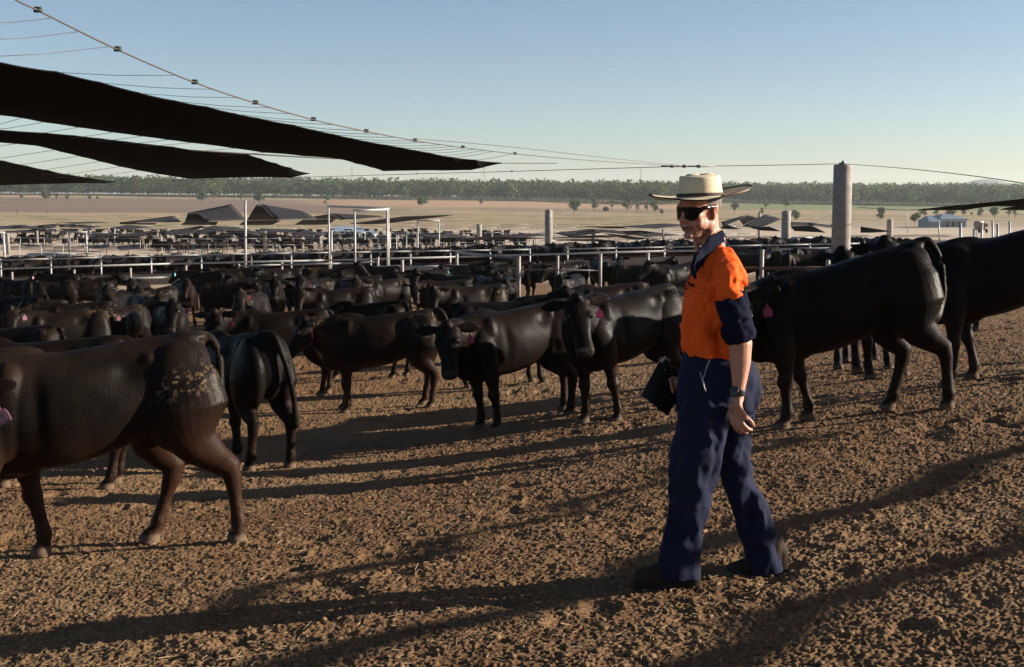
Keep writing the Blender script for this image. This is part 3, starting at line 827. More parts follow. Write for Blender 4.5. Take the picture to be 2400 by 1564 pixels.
# ---- feed bunk fence beyond the road (posts + upper rail + bunk cables + concrete bunk) : one thing per run
def bunk_run(px0, px1, Ya, Yb, ytop0, ytop1, npost, label, r=.035, cables=2, bunk=True, hz=1.35, mt=None):
    root = empty('pen_fence', g_at((px0 + px1) / 2, (Ya + Yb) / 2)); tag(root, label, 'fence', 'pipe fences around the pens')
    def P(t): 
        px = px0 + (px1 - px0) * t; Y = Ya + (Yb - Ya) * t; py = ytop0 + (ytop1 - ytop0) * t
        return W(px, py, Y), g_at(px, Y)
    L = root.location
    prev = None; mr_ = MB(); mc_ = [MB() for _ in range(cables)]; mb_ = MB()
    for i in range(npost + 1):
        t_, g = P(i / npost)
        zt = t_.z if ytop0 else g.z + hz
        mp_ = MB(); mp_.tube([(0, 0, -.05), (0, 0, zt - g.z + .06)], r * 1.15, 6)
        o = mp_.build('post', mt or m_pipe, root); o.location = g - L
        top = Vector((g.x, g.y, zt))
        if prev is not None:
            pt, pg = prev
            mr_.tube([pt - L, top - L], r, 6)
            for c_, mc in enumerate(mc_):
                h = .34 + .25 * c_
                a = pg - L + Vector((0, 0, h)); b = g - L + Vector((0, 0, h)); mid = (a + b) / 2 - Vector((0, 0, .04))
                mc.tube([a, mid, b], .016, 5)
            if bunk:
                d = (g - pg); d.z = 0; d.normalize(); nrm = Vector((d.y, -d.x, 0)) * .0
                a = pg - L + Vector((0, -.45, 0)); b = g - L + Vector((0, -.45, 0))
                V = []
                for q in (a, b):
                    for dy, dz in ((-.32, -.1), (-.26, .42), (-.18, .42), (-.10, .16), (.18, .16), (.26, .50), (.34, .50), (.38, -.1)): V.append(q + Vector((0, dy, dz)))
                mb_.add(V, [(k, (k + 1) % 8, (k + 1) % 8 + 8, k + 8) for k in range(8)])
        prev = (top, g)
    mr_.build('rail', mt or m_pipe, root)
    for mc in mc_: mc.build('cable', m_rust, root)
    if bunk: mb_.build('feed_bunk', m_bunk, root, False)
    return root
bunk_run(-115, 590, 60, 60, 613, 594.5, 6, 'feed bunk fence beyond the road on the left')
bunk_run(590, 1242, 60, 59, 595, 585, 7, 'feed bunk fence beyond the road in the centre')
bunk_run(1330, 2010, 59, 57, 584, 571, 6, 'feed bunk fence beyond the road on the right')
# side runs and further pens
RUNS = [(-100, 118, 70, 70, 613, 608, 2, 'short doubled rail at the far left'), (128, 240, 82, 82, 597, 594, 2, 'short high rail above the packed left cattle'),
        (354, 572, 72, 72, 605, 601, 4, 'second rail left of the tall white pole'), (130, 165, 118, 118, 580, 579, 1, 'tiny gate rail in the left middle pens'),
        (400, 513, 112, 112, 586, 585, 3, 'rail below the grey sails'), (610, 713, 112, 112, 584, 585.5, 3, 'rail behind the fat pillar'),
        (760, 1060, 90, 88, 593, 588, 5, 'rail behind the goalpost frame'), (1160, 1242, 92, 92, 586, 585, 1, 'rail with a rounded end left of the corner'),
        (1490, 1700, 82, 80, 574.5, 574, 3, 'rail in front of the long low sail'), (2030, 2234, 78, 76, 566, 566, 3, 'bright rail at the foot of the pale slope'),
        (900, 1250, 150, 150, 0, 0, 8, 'far pen fence in the centre')]
for r_ in RUNS: bunk_run(*r_[:7], r_[7], bunk=False, cables=1)
k = 0
ORD = ['nearest', 'second', 'third', 'fourth', 'fifth', 'sixth', 'seventh', 'eighth']
for Y in (112, 150, 205, 270, 340):
    for side, (x0, x1) in (('left', (-120, 560)), ('centre', (570, 1230)), ('right', (1240, 1760))):
        rr = random.Random(k); k += 1
        Yb = Y * (1 + rr.uniform(-.05, .05))
        bunk_run(x0 + rr.uniform(-30, 30), x1 + rr.uniform(-20, 20), Y, Yb, 0, 0, int(9 + 500 / Y), '%s of the far pale pen fences on the %s' % (ORD[(112, 150, 205, 270, 340).index(Y)], side), r=.018 + Y * .00010, bunk=False, cables=1, hz=1.45)

# ---- tall frames and poles
def pole(px, top, base, Y, w, label, mt=None, name='steel_pole'):
    a = W(px, base, Y); g = g_at(px, Y); b = W(px, top, Y)
    m = MB(); m.tube([(0, 0, -.05), (b.x - g.x, 0, b.z - g.z)], w, 10)
    m.tube([(b.x - g.x, 0, b.z - g.z - .02), (b.x - g.x, 0, b.z - g.z + .03)], w * 1.1, 10)
    o = m.build(name, mt or m_pipe); o.location = g
    return tag(o, label, 'pole', None)
pole(575, 472, 631, 55, .05, 'tall lone white pole rising past the grey sails')
def frame(pxa, ta, pxb, tb, Ya, Yb, r, label, mids=(), mt=None):
    root = empty('gate_frame', g_at(pxa, Ya)); tag(root, label, 'gate frame', 'tall pipe frames over the gates')
    L = root.location
    A = W(pxa, ta, Ya); B = W(pxb, tb, Yb)
    ga = g_at(pxa, Ya); gb = g_at(pxb, Yb)
    for T_, g in ((A, ga), (B, gb)):
        m = MB(); m.tube([Vector((T_.x, g.y, g.z)) - L, T_ - L], r, 10); m.build('upright', mt or m_pipe, root)
    for f in mids:
        p = A.lerp(B, f); g = ga.lerp(gb, f); m = MB(); m.tube([g - L, p - L], r * .8, 8); m.build('upright', mt or m_pipe, root)
    m = MB(); d = (B - A).normalized() * r * 1.2
    m.tube([A - L - d, B - L + d], r * 1.1, 10); m.build('crossbar', mt or m_pipe, root)
    return root
frame(831, 494, 907, 491, 52, 53, .042, 'biggest white goalpost frame, centre left')
frame(770, 484, 910, 489, 56, 53.5, .038, 'slim leg and dark top bar joined to the big goalpost')
frame(979, 517, 1029, 517, 88, 88, .042, 'goalpost frame behind the biggest one, to its right')
frame(929, 550, 977, 549.5, 92, 90, .042, 'low white frame with three legs', (.5,))
frame(886, 552, 914, 551, 100, 100, .06, 'small pale frame seen through the biggest goalpost')
frame(830, 545, 855, 545, 150, 150, .06, 'far tiny frame by the pond')
frame(162, 545, 202, 544, 110, 110, .07, 'small white frame among the left pens')
frame(-20, 545, 8, 546, 100, 100, .09, 'white frame cut by the left edge')
frame(1858, 557.5, 1900, 557.5, 92, 92, .06, 'small white frame right of the slim pillar', (.48,))
frame(2287, 521, 2302, 521, 95, 95, .08, 'white frame beside the yellow loader')
for px, top, Y, lab in ((2251, 525, 70, 'white pole rising above the right steer, leftmost'), (2283, 540, 80, 'stubby white pole, second above the right steer'),
                        (2338, 526, 78, 'white pole right of the yellow loader'), (2366, 520, 90, 'white pole nearest the right edge'), (2326, 519, 110, 'thin far pole right of the loader'),
                        (777, 541, 90, 'white pole leaning beside the goalpost'), (2200, 517, 160, 'white pole in front of the shed'), (2124, 487, 260, 'pale power pole by the right trees'),
                        (1153, 548, 130, 'short pole left of the round pillar'), (255, 533, 170, 'white pole left of the road pens'), (269, 536, 170, 'slightly shorter white pole beside it')):
    pole(px, top, 0, Y, .075 if Y < 100 else .09, lab)

# ---- concrete shade columns: (px, top, base, width px, fixed Y or None, label)
PIL = [(1976, 386, 0, 43, 38, 'big concrete column in front of everything, right of the man'), (1843, 495, 606, 21, None, 'concrete column left of the big one'),
       (1286, 493, 590, 17.6, 88, 'concrete column with a tapered foot behind the fence corner'), (1123, 526, 588, 12, None, 'round concrete column left of the tapered one'),
       (2086, 515, 582, 14, None, 'concrete column right of the big one'), (1391, 538, 586, 8.5, None, 'pillar under the long striped sails'), (1428, 563, 586, 6, None, 'short pillar right of the striped sails'),
       (1215, 559, 588, 6, None, 'short pillar left of the tapered column'), (1251, 563, 589, 4.5, None, 'thin pillar against the tapered column'), (1780, 499, 576, 7, None, 'slim pillar holding the pointed grey sails'),
       (1554, 537, 585, 4.5, None, 'brown pillar left of the man'), (17.6, 549, 598, 8.4, None, 'leftmost thick pillar'), (86.5, 541, 580, 5.5, None, 'second pillar from the left edge'),
       (146, 546, 574, 4, None, 'third pillar from the left edge'), (204, 554, 589, 5.5, None, 'pillar under the thin dark sail'), (377, 554, 589, 7, None, 'pillar at the right end of the thin dark sail'),
       (620.5, 543, 604, 9, None, 'fat cream pillar right of the tall pole'), (654, 556, 590, 5.5, None, 'pillar beside the fat cream one'), (547, 558.5, 588, 5.5, None, 'pillar left of the tall pole'),
       (424, 553, 577, 4, None, 'short pillar below the low grey sails'), (486.5, 550, 588, 4.5, None, 'shadowed dark pillar below the low grey sails'), (516, 555, 567, 3, None, 'tiny pillar between two others'),
       (750, 554, 583, 4.5, None, 'pillar left of the slim frame leg'), (796, 558, 583, 3.5, None, 'small pillar inside the frames'), (841, 548, 574, 3.5, None, 'small pillar seen through the goalpost'),
       (915.5, 558, 588, 5, None, 'pillar right of the goalpost leg'), (983, 553, 588, 5.5, None, 'pillar inside the second frame'), (1011, 558, 588, 4, None, 'thin pillar inside the second frame'),
       (1092, 563, 582, 4, None, 'stub pillar left of the round column'), (194, 552, 576, 3, None, 'thin pillar behind the left white frame'), (41, 546, 571, 3, None, 'thin pillar between the leftmost two')]
PILPOS = []
for px, top, base, w, Yf, lab in PIL:
    if Yf is None: Yf = ground_hit(px, base, 30).y
    g = g_at(px, Yf); T_ = W(px, top, Yf); r = w / 2 * Yf / F
    h = T_.z - g.z
    m = MB(); m.tube([(0, 0, -.2), (0, 0, h - .04), (0, 0, h)], [r * 1.02, r, r * .93], 28 if w > 10 else 12)
    o = m.build('concrete_column', m_conc); o.location = (T_.x, g.y, g.z); tag(o, lab, 'column', 'concrete columns of the shade roofs')
    PILPOS.append((T_, r))
    if w > 15:
        zp = (W(px, 588 if px > 1900 else 582, Yf).z if px < 1400 or px > 1900 else None)
        if zp is not None:
            f = MB(); f.tube([(0, 0, -.2), (0, 0, zp - g.z - .03), (0, 0, zp - g.z)], [r * 1.25, r * 1.2, r * 1.12] if px > 1900 else [r * .8, r * 1.2, r * 1.25], 24); f.build('plinth', m_conc, o)
    if w > 12:
        f = MB(); f.ball((0, 0, h + .05), (.06, .06, .07), nu=8, nv=6); f.tube([(-.12, 0, h + .03), (.12, 0, h + .03)], .03, 6); f.build('bracket', m_steel, o)

# ---- shade sails over our pen
def edge_pts(pts, sub=7, sag=.05, inward=None):
    """anchored edge: between anchors the cloth edge curves inward"""
    out = []
    for a, b in zip(pts[:-1], pts[1:]):
        L = (b - a).length
        for k in range(sub):
            t_ = k / sub
            p = a.lerp(b, t_)
            if inward is not None: p = p + inward * (math.sin(math.pi * t_) ** .7 * sag * L)
            out.append(p)
    out.append(pts[-1]); return out
def sail(up, lo, label, mt, sag=.05, M=8, droop=.25, name='shade_sail', sub=6):
    U = [W(*p) for p in up]; Lw = [W(*p) for p in lo]
    cu = sum(U, Vector()) / len(U); cl_ = sum(Lw, Vector()) / len(Lw)
    inw = (cl_ - cu).normalized()
    E1 = edge_pts(U, sub, sag, inw); E2 = edge_pts(Lw, sub, sag, -inw)
    n = max(len(E1), len(E2))
    def res(E):
        d = [0]
        for a, b in zip(E[:-1], E[1:]): d.append(d[-1] + (b - a).length)
        if len(E) == n: return E
        d = np.array(d) / d[-1]; q = np.linspace(0, 1, n); A = np.array(E)
        return [Vector([float(np.interp(s, d, A[:, k])) for k in range(3)]) for s in q]
    E1, E2 = res(E1), res(E2)
    V = []; Fc = []
    for i in range(n):
        for j in range(M + 1):
            t_ = j / M; p = E1[i].lerp(E2[i], t_); p = p - Vector((0, 0, droop * math.sin(math.pi * t_) * min(1, (E1[i] - E2[i]).length / 4)))
            V.append(p)
    for i in range(n - 1):
        for j in range(M):
            a = i * (M + 1) + j; Fc.append((a, a + 1, a + M + 2, a + M + 1))
    me = bpy.data.meshes.new(name); me.from_pydata([tuple(v) for v in V], [], Fc); me.update()
    o = link(name, me, None, mt)
    so = o.modifiers.new('thick', 'SOLIDIFY'); so.thickness = .012
    # hem rope sewn along both edges
    return tag(o, label, 'shade sail', 'black shade sails over the pens'), U, Lw
S1u = [(-70, 132, 10.9), (0, 148, 11.8), (133, 170, 12.7), (236, 195, 13.4), (325, 219, 13.9), (411, 238, 14.6), (486, 252, 15.3), (551, 268, 15.9), (606, 279, 16.4), (690, 295, 17.1), (739, 307, 17.7), (784, 316.5, 18.2), (826, 326, 18.8),
       (862, 333.5, 19.3), (909, 341.5, 20), (944, 348, 20.5), (975, 354, 21), (1009, 360, 21.5), (1035, 366, 22), (1062, 370, 22.5), (1115, 376, 23.5), (1176, 382.5, 24.9)]
S1l = [(-70, 262, 16.5), (0, 271, 17.6), (50, 277, 18.1), (100, 287, 18.6), (182, 299, 19.4), (263, 311, 20.2), (331, 320, 20.9), (394, 328, 21.6), (447, 335, 22.2), (550, 348, 23.5), (620, 358, 24.4), (720, 366, 26), (815, 373, 27.8), (843, 383, 29), (872, 391, 30.5),
       (895, 400.5, 32.5), (978, 397, 31), (1040, 393.5, 29), (1115, 388, 27), (1176, 383.5, 25)]
s1, U1, L1 = sail(S1u, S1l, 'largest black shade sail sweeping in from the left edge', m_shade, sag=.12, droop=.15)
S2u = [(-80, 296, 19), (0, 306, 20.3), (107, 313, 21.3), (176, 319, 22), (237, 326, 22.8), (297, 333, 23.6), (355, 340, 24.4), (404, 345, 25.2), (450, 353, 26), (580, 362, 27.6), (613, 373, 29.5), (649, 384, 32), (682, 394, 35), (727, 407, 40)]
S2l = [(-80, 318, 25), (0, 322, 27), (75, 331, 28), (133, 351, 30), (185, 366, 32.5), (233, 379, 35.5), (280, 391, 39), (323, 400, 42), (370, 408.5, 45), (403, 413.5, 47.5), (440, 419.5, 50), (540, 415, 47), (640, 411, 43), (727, 407.5, 40)]
s2, U2, L2 = sail(S2u, S2l, 'second black shade sail below the largest one', m_shade, sag=.10, droop=.15)
S3u = [(-60, 366, 31), (10, 378, 34.5), (65, 390, 38), (115, 400, 43), (161, 410, 49), (205, 417, 54), (270, 426, 62)]
S3l = [(-60, 436, 88), (10, 434.5, 84), (130, 431, 74), (270, 427, 62)]
s3, U3, L3 = sail(S3u, S3l, 'lowest black shade sail at the left edge above the trees', m_shade, sag=.10, droop=.1)
sail([(2152, 492, 34), (2225, 484, 32), (2300, 477, 30), (2400, 467, 28), (2470, 460, 27)], [(2152, 493, 34), (2190, 493, 35), (2262, 493, 36), (2330, 483, 31), (2400, 484, 30), (2470, 483, 29)], 'dark sail sliver entering from the right edge', m_shade, sag=.03, droop=0)
sail([(2345, 491, 38), (2370, 486, 36), (2400, 481, 34), (2460, 476, 33)], [(2345, 492, 38), (2370, 493, 39), (2400, 493, 38), (2460, 494, 37)], 'small dark sail under the sliver at the right edge', m_shade, sag=.0, droop=0)

# ---- cables: plan line of the main cable found from its slope in the photograph
J = W(1600, 390, 36)
TOP = W(1976, 384, 38)
def cable(pts, r, label, mt, clips=(), n=6):
    P_ = [W(*p) if len(p) == 3 else Vector(p[:3]) for p in pts]
    # smooth resample
    Q = []
    for i in range(len(P_) - 1):
        p0, p1, p2, p3 = P_[max(i - 1, 0)], P_[i], P_[i + 1], P_[min(i + 2, len(P_) - 1)]
        for k in range(5):
            t_ = k / 5
            Q.append(.5 * ((2 * p1) + (p2 - p0) * t_ + (2 * p0 - 5 * p1 + 4 * p2 - p3) * t_ ** 2 + (3 * p1 - p0 - 3 * p2 + p3) * t_ ** 3))
    Q.append(P_[-1])
    m = MB(); m.tube(Q, r, n); o = m.build('shade_cable', mt)
    for c in clips:
        p = W(*c); cm = MB(); cm.box((0, 0, 0), (.032, .012, .015)); cm.tube([(-.03, 0, .02), (.03, 0, .02)], .012, 6)
        co = cm.build('cable_clip', m_green, o); co.location = p
    return tag(o, label, 'cable', 'steel cables holding the shade sails')
MAINC = [(-90, -75, 9.3), (37, 0, 10.2), (89, 25, 10.5), (276, 117, 11.5), (457, 194, 12.8), (599, 242, 14.0), (735, 281, 15.3), (859, 308.5, 16.7), (973, 330, 18.2), (1085, 346, 20.2), (1207, 361, 22.9), (1350, 374, 27.0), (1496, 384, 32.0), (1600, 390, 36)]
cable(MAINC, .0075, 'orange main cable crossing the sky from the top left', m_cable, [(89, 25, 10.5), (276, 117, 11.5), (457, 194, 12.8), (599, 242, 14.0), (735, 281, 15.3), (859, 308.5, 16.7), (973, 330, 18.2), (1085, 346, 20.2), (1207, 361, 22.9)])
cable([(1600, 390, 36), (1780, 388, 37), (1976, 384, 38)], .012, 'short cable between the turnbuckles and the big column', m_cable)
cable([(-60, 438, 108), (0, 435, 100), (273, 427, 78), (498, 421, 64), (715, 415.6, 55), (976, 408, 48), (1200, 402, 43.5), (1400, 396, 39.5), (1600, 390, 36)], .011, 'low cable running under the sails towards the left', m_wire,
      [(498, 421, 64), (715, 415.6, 55), (976, 408, 48), (1200, 402, 43.5)])
cable([(970, 325, 19), (1200, 345, 24), (1400, 368, 30), (1600, 389, 36)], .006, 'faint wire above the orange cable', m_wire)
cable([(1176, 383, 24.9), (1240, 383, 27), (1305, 383, 30)], .011, 'thin wire trailing from the tip of the largest sail', m_wire)
cable([(1976, 384, 38), (2120, 395, 30), (2260, 410, 24), (2400, 430, 19), (2480, 445, 16)], .008, 'orange cable dropping to the right edge from the big column', m_cable)
cable([(450, 353, 26), (600, 362, 26.6), (720, 369, 27.2), (815, 373, 27.8)], .016, 'dark cable joining the two upper sails', m_wire)
cable([(2010, 486, 42), (2100, 492, 38), (2152, 492, 34)], .010, 'wire pulling the right dark sail', m_wire)
cable([(1300, 513, 130), (1560, 516, 120), (1820, 510, 110)], .02, 'far wire over the dry grass', m_wire)
tb = MB()
for q in (0, .35, .75):
    tb.ball(J + Vector((q - .3, .02 * q, .0)), (.09, .04, .045), nu=8, nv=6)
tb.tube([J + Vector((-.6, 0, .0)), J + Vector((.9, .04, 0))], .025, 6)
tag(tb.build('turnbuckle', m_steel), 'cluster of turnbuckles where the two cables meet', 'turnbuckle')
# tie wires from the main cable to the first sail, and between the sails
def tie(parent, a, b, r=.0028):
    m = MB(); mid = (a + b) / 2 - Vector((0, 0, .012 * (b - a).length)); m.tube([a, mid, b], r, 5)
    return m.build('tie_wire', m_wire, parent)
def main_at(Y):
    k = [c for c in MAINC]; ys = [c[2] for c in k]
    return W(float(np.interp(Y, ys, [c[0] for c in k])), float(np.interp(Y, ys, [c[1] for c in k])), Y)
for (px, py, Y) in S1u[2:-1]:
    a = W(px, py, Y)
    tie(s1, a, main_at(Y * .985 if Y < 15 else Y * .97), .0028 if Y < 16 else .0034)
for a_, b_ in (((-60, 54, 9.6), (118, 43, 10.7)), ((-60, 95, 9.9), (180, 75, 11.0)), ((-60, 135, 10.2), (253, 110, 11.4))):
    tie(s1, W(*a_), W(*b_))
L1w = [W(*p) for p in S1l]; U2w = [W(*p) for p in S2u]
for i in range(1, 11):
    y0 = S1l[i]; f = i / 11
    t_ = (y0[0] + 70) / 640
    j = min(len(S2u) - 1, max(1, int(round(t_ * 9)))); 
    tie(s2, W(*y0), W(max(-60, y0[0] - 170), y0[1] - 2 + 24 * (1 - f) - 3 * f, S2u[j][2] * 1.02), .004)
for i in range(2, len(S2l) - 3):
    p = S2l[i]; tie(s3, W(*p), W(p[0] - 260 + i * 6, p[1] + 4 + (18 - i), p[2] * 1.25), .006)

# ---- far shade sails standing in the lower pens (corner points: px, py, distance)
FS = [
 ('wide grey sail left of the tall pole', [[(440, 500, 126), (543, 479.5, 132), (578, 516.5, 118), (487, 519.5, 113)], [(440, 500.5, 110), (466, 498, 111), (487, 519.5, 117), (433, 520, 118)], [(433, 521, 108), (512, 519.5, 108), (506, 527, 115), (423, 526.5, 115)]]),
 ('wide grey sail right of the tall pole', [[(612, 479, 132), (710, 495, 128), (742, 513, 116), (648, 515.5, 113)], [(601, 480, 110), (613, 479, 111), (648, 515.5, 118), (579, 515.5, 118)], [(574, 517, 108), (659, 516.5, 108), (638, 527, 115), (560, 527, 115)]]),
 ('small grey sail left of the wide ones', [[(312, 519, 136), (408, 506.5, 140), (424, 520.5, 126), (320, 522, 122)], [(281, 521, 122), (318, 517, 123), (320, 522, 128), (281, 522.5, 128)], [(281, 523, 118), (367, 523, 118), (362, 526, 123), (279, 525, 123)]]),
 ('brown-black sail behind the slim frame leg', [[(731, 508, 120), (775, 501, 121), (800, 513, 128), (742, 513, 128)], [(710, 515, 112), (787, 514, 112), (770, 526, 118), (690, 527, 118)], [(775, 501, 130), (893, 506.5, 134), (898, 509, 126), (800, 512.5, 122)], [(800, 513, 128), (898, 509, 128), (850, 512, 118), (795, 516, 118)]]),
 ('long dark sail crossing the goalpost frame', [[(820, 524, 96), (945, 507, 100), (1065, 503.5, 104), (1010, 511, 110)], [(820, 524, 96), (1010, 511, 110), (905, 522, 112), (850, 525, 100)]]),
 ('thin dark sail over the left road pens', [[(183, 550, 150), (245, 547, 150), (345, 553, 145), (378, 555, 140)], [(183, 549, 142), (270, 552, 142), (378, 555, 146), (280, 553.5, 150)]]),
 ('flat grey sail with a dark fold above the road pens', [[(270, 551, 178), (360, 541, 190), (375, 544, 170), (330, 551, 160)], [(330, 551, 150), (362, 542, 151), (376, 544, 158), (345, 551, 158)]]),
 ('low grey sail under the wide ones, left half', [[(370, 546, 176), (478, 529, 196), (450, 549, 160), (400, 551, 152)], [(445, 537, 150), (470, 529, 150), (484, 533, 158), (447, 538, 160)]]),
 ('low grey sail under the wide ones, right half', [[(445, 549, 170), (495, 530, 190), (516, 540, 172), (500, 550, 156)], [(484, 547, 148), (507, 541, 148), (508, 548, 156), (486, 549, 156)], [(495, 530, 196), (560, 534, 200), (590, 541, 180), (516, 540, 172)]]),
 ('low dark-striped sail left of the fat pillar', [[(540, 545, 160), (580, 546, 160), (612, 556, 168), (552, 552, 168)], [(520, 541, 185), (600, 542, 185), (613, 552, 165), (545, 549, 160)], [(488, 551, 150), (525, 549, 150), (560, 556, 160), (480, 556, 160)]]),
 ('low grey sail right of the fat pillar', [[(612, 536, 215), (700, 538, 210), (690, 546, 190), (600, 543, 195)], [(625, 552, 160), (680, 552, 160), (705, 556, 168), (640, 556, 168)], [(680, 540, 178), (708, 538, 178), (702, 543, 186), (684, 542, 186)], [(680, 549, 178), (712, 538, 196), (765, 550, 170), (700, 555, 160)]]),
 ('flat sail at the far left', [[(-40, 532, 240), (60, 528, 240), (100, 536, 205), (-40, 538, 200)], [(28, 532, 196), (52, 528, 196), (52, 532, 206), (30, 534, 206)]]),
 ('flat sail beside the pale gap on the left', [[(50, 533, 225), (140, 524, 240), (130, 534, 205), (86, 540, 195)], [(90, 530, 196), (104, 529, 196), (102, 533, 205), (92, 534, 205)], [(136, 526, 196), (152, 526, 196), (144, 533, 205), (139, 531, 205)]]),
 ('flat sail right of the pale gap on the left', [[(144, 533, 205), (152, 526, 230), (176, 525, 230), (180, 534, 200)], [(174, 527, 196), (200, 527, 196), (182, 531, 205), (176, 530, 205)], [(180, 534, 210), (196, 527, 230), (240, 532, 220), (205, 536, 200)]]),
 ('long flat sail along the left horizon pens', [[(-40, 545, 190), (90, 538, 210), (160, 542, 190), (-20, 547, 170)], [(80, 541, 168), (108, 536, 168), (106, 538, 176), (86, 543, 176)], [(150, 541, 186), (195, 543, 186), (230, 548, 175), (170, 546, 172)]]),
 ('pale thin sail above the left gap', [[(133, 522.5, 260), (230, 520, 270), (254, 521.5, 258), (180, 525, 235)]]),
 ('faint grey sail behind the white poles', [[(240, 538, 260), (300, 527, 290), (360, 534, 260), (300, 537, 240)]]),
 ('humped grey sail right of the second frame', [[(975, 550, 150), (1045, 545, 165), (1110, 556, 150), (990, 556, 130)], [(1000, 548, 128), (1045, 545, 128), (1046, 547, 134), (1010, 550, 134)]]),
 ('dark striped sail left of the tapered column', [[(1060, 559, 128), (1280, 548, 140), (1280, 553, 125), (1100, 563, 112)], [(1060, 561, 110), (1165, 554, 112), (1280, 558, 116), (1170, 563, 118)], [(1160, 551, 150), (1262, 548, 155), (1278, 545, 150), (1180, 556, 140)]]),
 ('long striped sail right of the tapered column', [[(1296, 547, 150), (1385, 537, 160), (1450, 540, 150), (1340, 556, 128)], [(1296, 556, 112), (1415, 551, 114), (1460, 554, 120), (1380, 558, 124)], [(1350, 544, 126), (1395, 538, 126), (1400, 542, 132), (1352, 546, 132)], [(1296, 562, 108), (1400, 560, 108), (1460, 567, 114), (1340, 564, 114)]]),
 ('black wedge sail left of the man', [[(1412, 546, 112), (1470, 552, 112), (1552, 564, 118), (1470, 560, 120)], [(1400, 543, 150), (1500, 541, 155), (1600, 552, 140), (1520, 556, 128)], [(1460, 544, 118), (1500, 544, 118), (1510, 549, 124), (1470, 548, 124)]]),
 ('upper flat sail left of the man', [[(1370, 531, 140), (1455, 531, 135), (1470, 535, 142), (1420, 535, 146)], [(1450, 532, 160), (1560, 524, 175), (1610, 528, 160), (1540, 536, 140)]]),
 ('grey sail nearest the man on his right', [[(1690, 521, 130), (1748, 505, 140), (1735, 514, 128), (1695, 532, 112)], [(1732, 514, 110), (1752, 504, 111), (1776, 511, 117), (1742, 527, 118)], [(1690, 532, 108), (1706, 527, 108), (1735, 537, 114), (1690, 536, 114)]]),
 ('pointed grey sail behind the slim pillar', [[(1740, 531, 118), (1795, 503, 134), (1832, 514, 128), (1780, 536, 108)], [(1760, 534, 106), (1803, 531, 106), (1830, 542, 112), (1785, 540, 112)]]),
 ('grey and black sail between the two columns', [[(1852, 521, 128), (1915, 523, 130), (1905, 529, 116), (1852, 529, 114)], [(1852, 530, 106), (1903, 529, 106), (1935, 545, 113), (1862, 541, 112)], [(1895, 523, 126), (1985, 532, 128), (1980, 538, 116), (1905, 529, 112)]]),
 ('black pointed sail behind the big column', [[(1946, 525, 106), (1972, 523, 106), (1990, 539, 112), (1968, 536, 112)], [(2017, 531, 106), (2092, 542, 112), (2045, 545, 114), (2017, 545, 113)]]),
 ('low grey sail behind the right fence', [[(1800, 565, 118), (1960, 561, 120), (1985, 570, 106), (1840, 573, 100)], [(1870, 571, 98), (1930, 563, 98), (1960, 566, 104), (1900, 572, 104)]]),
 ('low dark sail left of the slim pillar', [[(1700, 565, 112), (1778, 563, 112), (1790, 568, 118), (1720, 569, 118)]]),
 ('low grey sail right of the big column', [[(2017, 563, 122), (2110, 568, 122), (2100, 575, 104), (2017, 574, 104)], [(2030, 567, 98), (2080, 571, 98), (2070, 574, 103), (2040, 572, 103)]]),
 ('wide low black sail behind the right rail', [[(2230, 563, 84), (2300, 558, 84), (2400, 556, 84), (2380, 572, 90)], [(2180, 571, 80), (2245, 563, 80), (2330, 574, 86), (2200, 575, 86)]]),
]
for lab, quads in FS:
    m = MB()
    for q in quads:
        P_ = [W(*c) for c in q]
        n = 8; V = []
        for i in range(n + 1):
            for j in range(n + 1):
                u, v = i / n, j / n
                a = P_[0].lerp(P_[1], u); b = P_[3].lerp(P_[2], u)
                p = a.lerp(b, v); p.z -= .10 * math.sin(math.pi * u) * math.sin(math.pi * v) * (P_[0] - P_[1]).length * .08
                V.append(p)
        m.add(V, [(i * (n + 1) + j, (i + 1) * (n + 1) + j, (i + 1) * (n + 1) + j + 1, i * (n + 1) + j + 1) for i in range(n) for j in range(n)])
    o = m.build('shade_sail', m_shade_lit, None, True)
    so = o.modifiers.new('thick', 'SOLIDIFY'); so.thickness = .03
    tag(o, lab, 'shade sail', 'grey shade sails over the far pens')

# ---- unseen rolls added right of the frame to cast long shadows across the foreground
def add_caster(off, H_, r, label, y0, y1):
    """shadow line on the ground Y = X + off ; the roll hangs H_ above it up-sun"""
    k = H_ / math.tan(R(SUN_EL)); dx, dy = k * math.cos(R(SUN_AZ)), k * math.sin(R(SUN_AZ))
    P_ = []
    rr = random.Random(int(off * 10))
    n = 26
    for i in range(n + 1):
        Y = y0 + (y1 - y0) * i / n; X = Y - off
        P_.append(Vector((X + dx, Y + dy, -1.72 + H_ + .05 * math.sin(i * 1.7) - .15 * math.sin(math.pi * i / n))))
    m = MB(); m.tube(P_, [r * rr.uniform(.7, 1.25) for _ in P_], 8)
    tag(m.build('shadow_caster', m_shade), label, 'shade sail', 'added shadow casters right of the frame')
add_caster(5.5, 2.0, .052, 'unseen black roll added as the first shadow caster on the right', 3.2, 13)
add_caster(4.25, 2.0, .060, 'unseen black roll added as the second shadow caster on the right', 2.5, 11)
add_caster(7.1, 2.0, .036, 'thin unseen black roll added as the third shadow caster on the right', 3.5, 9.5)
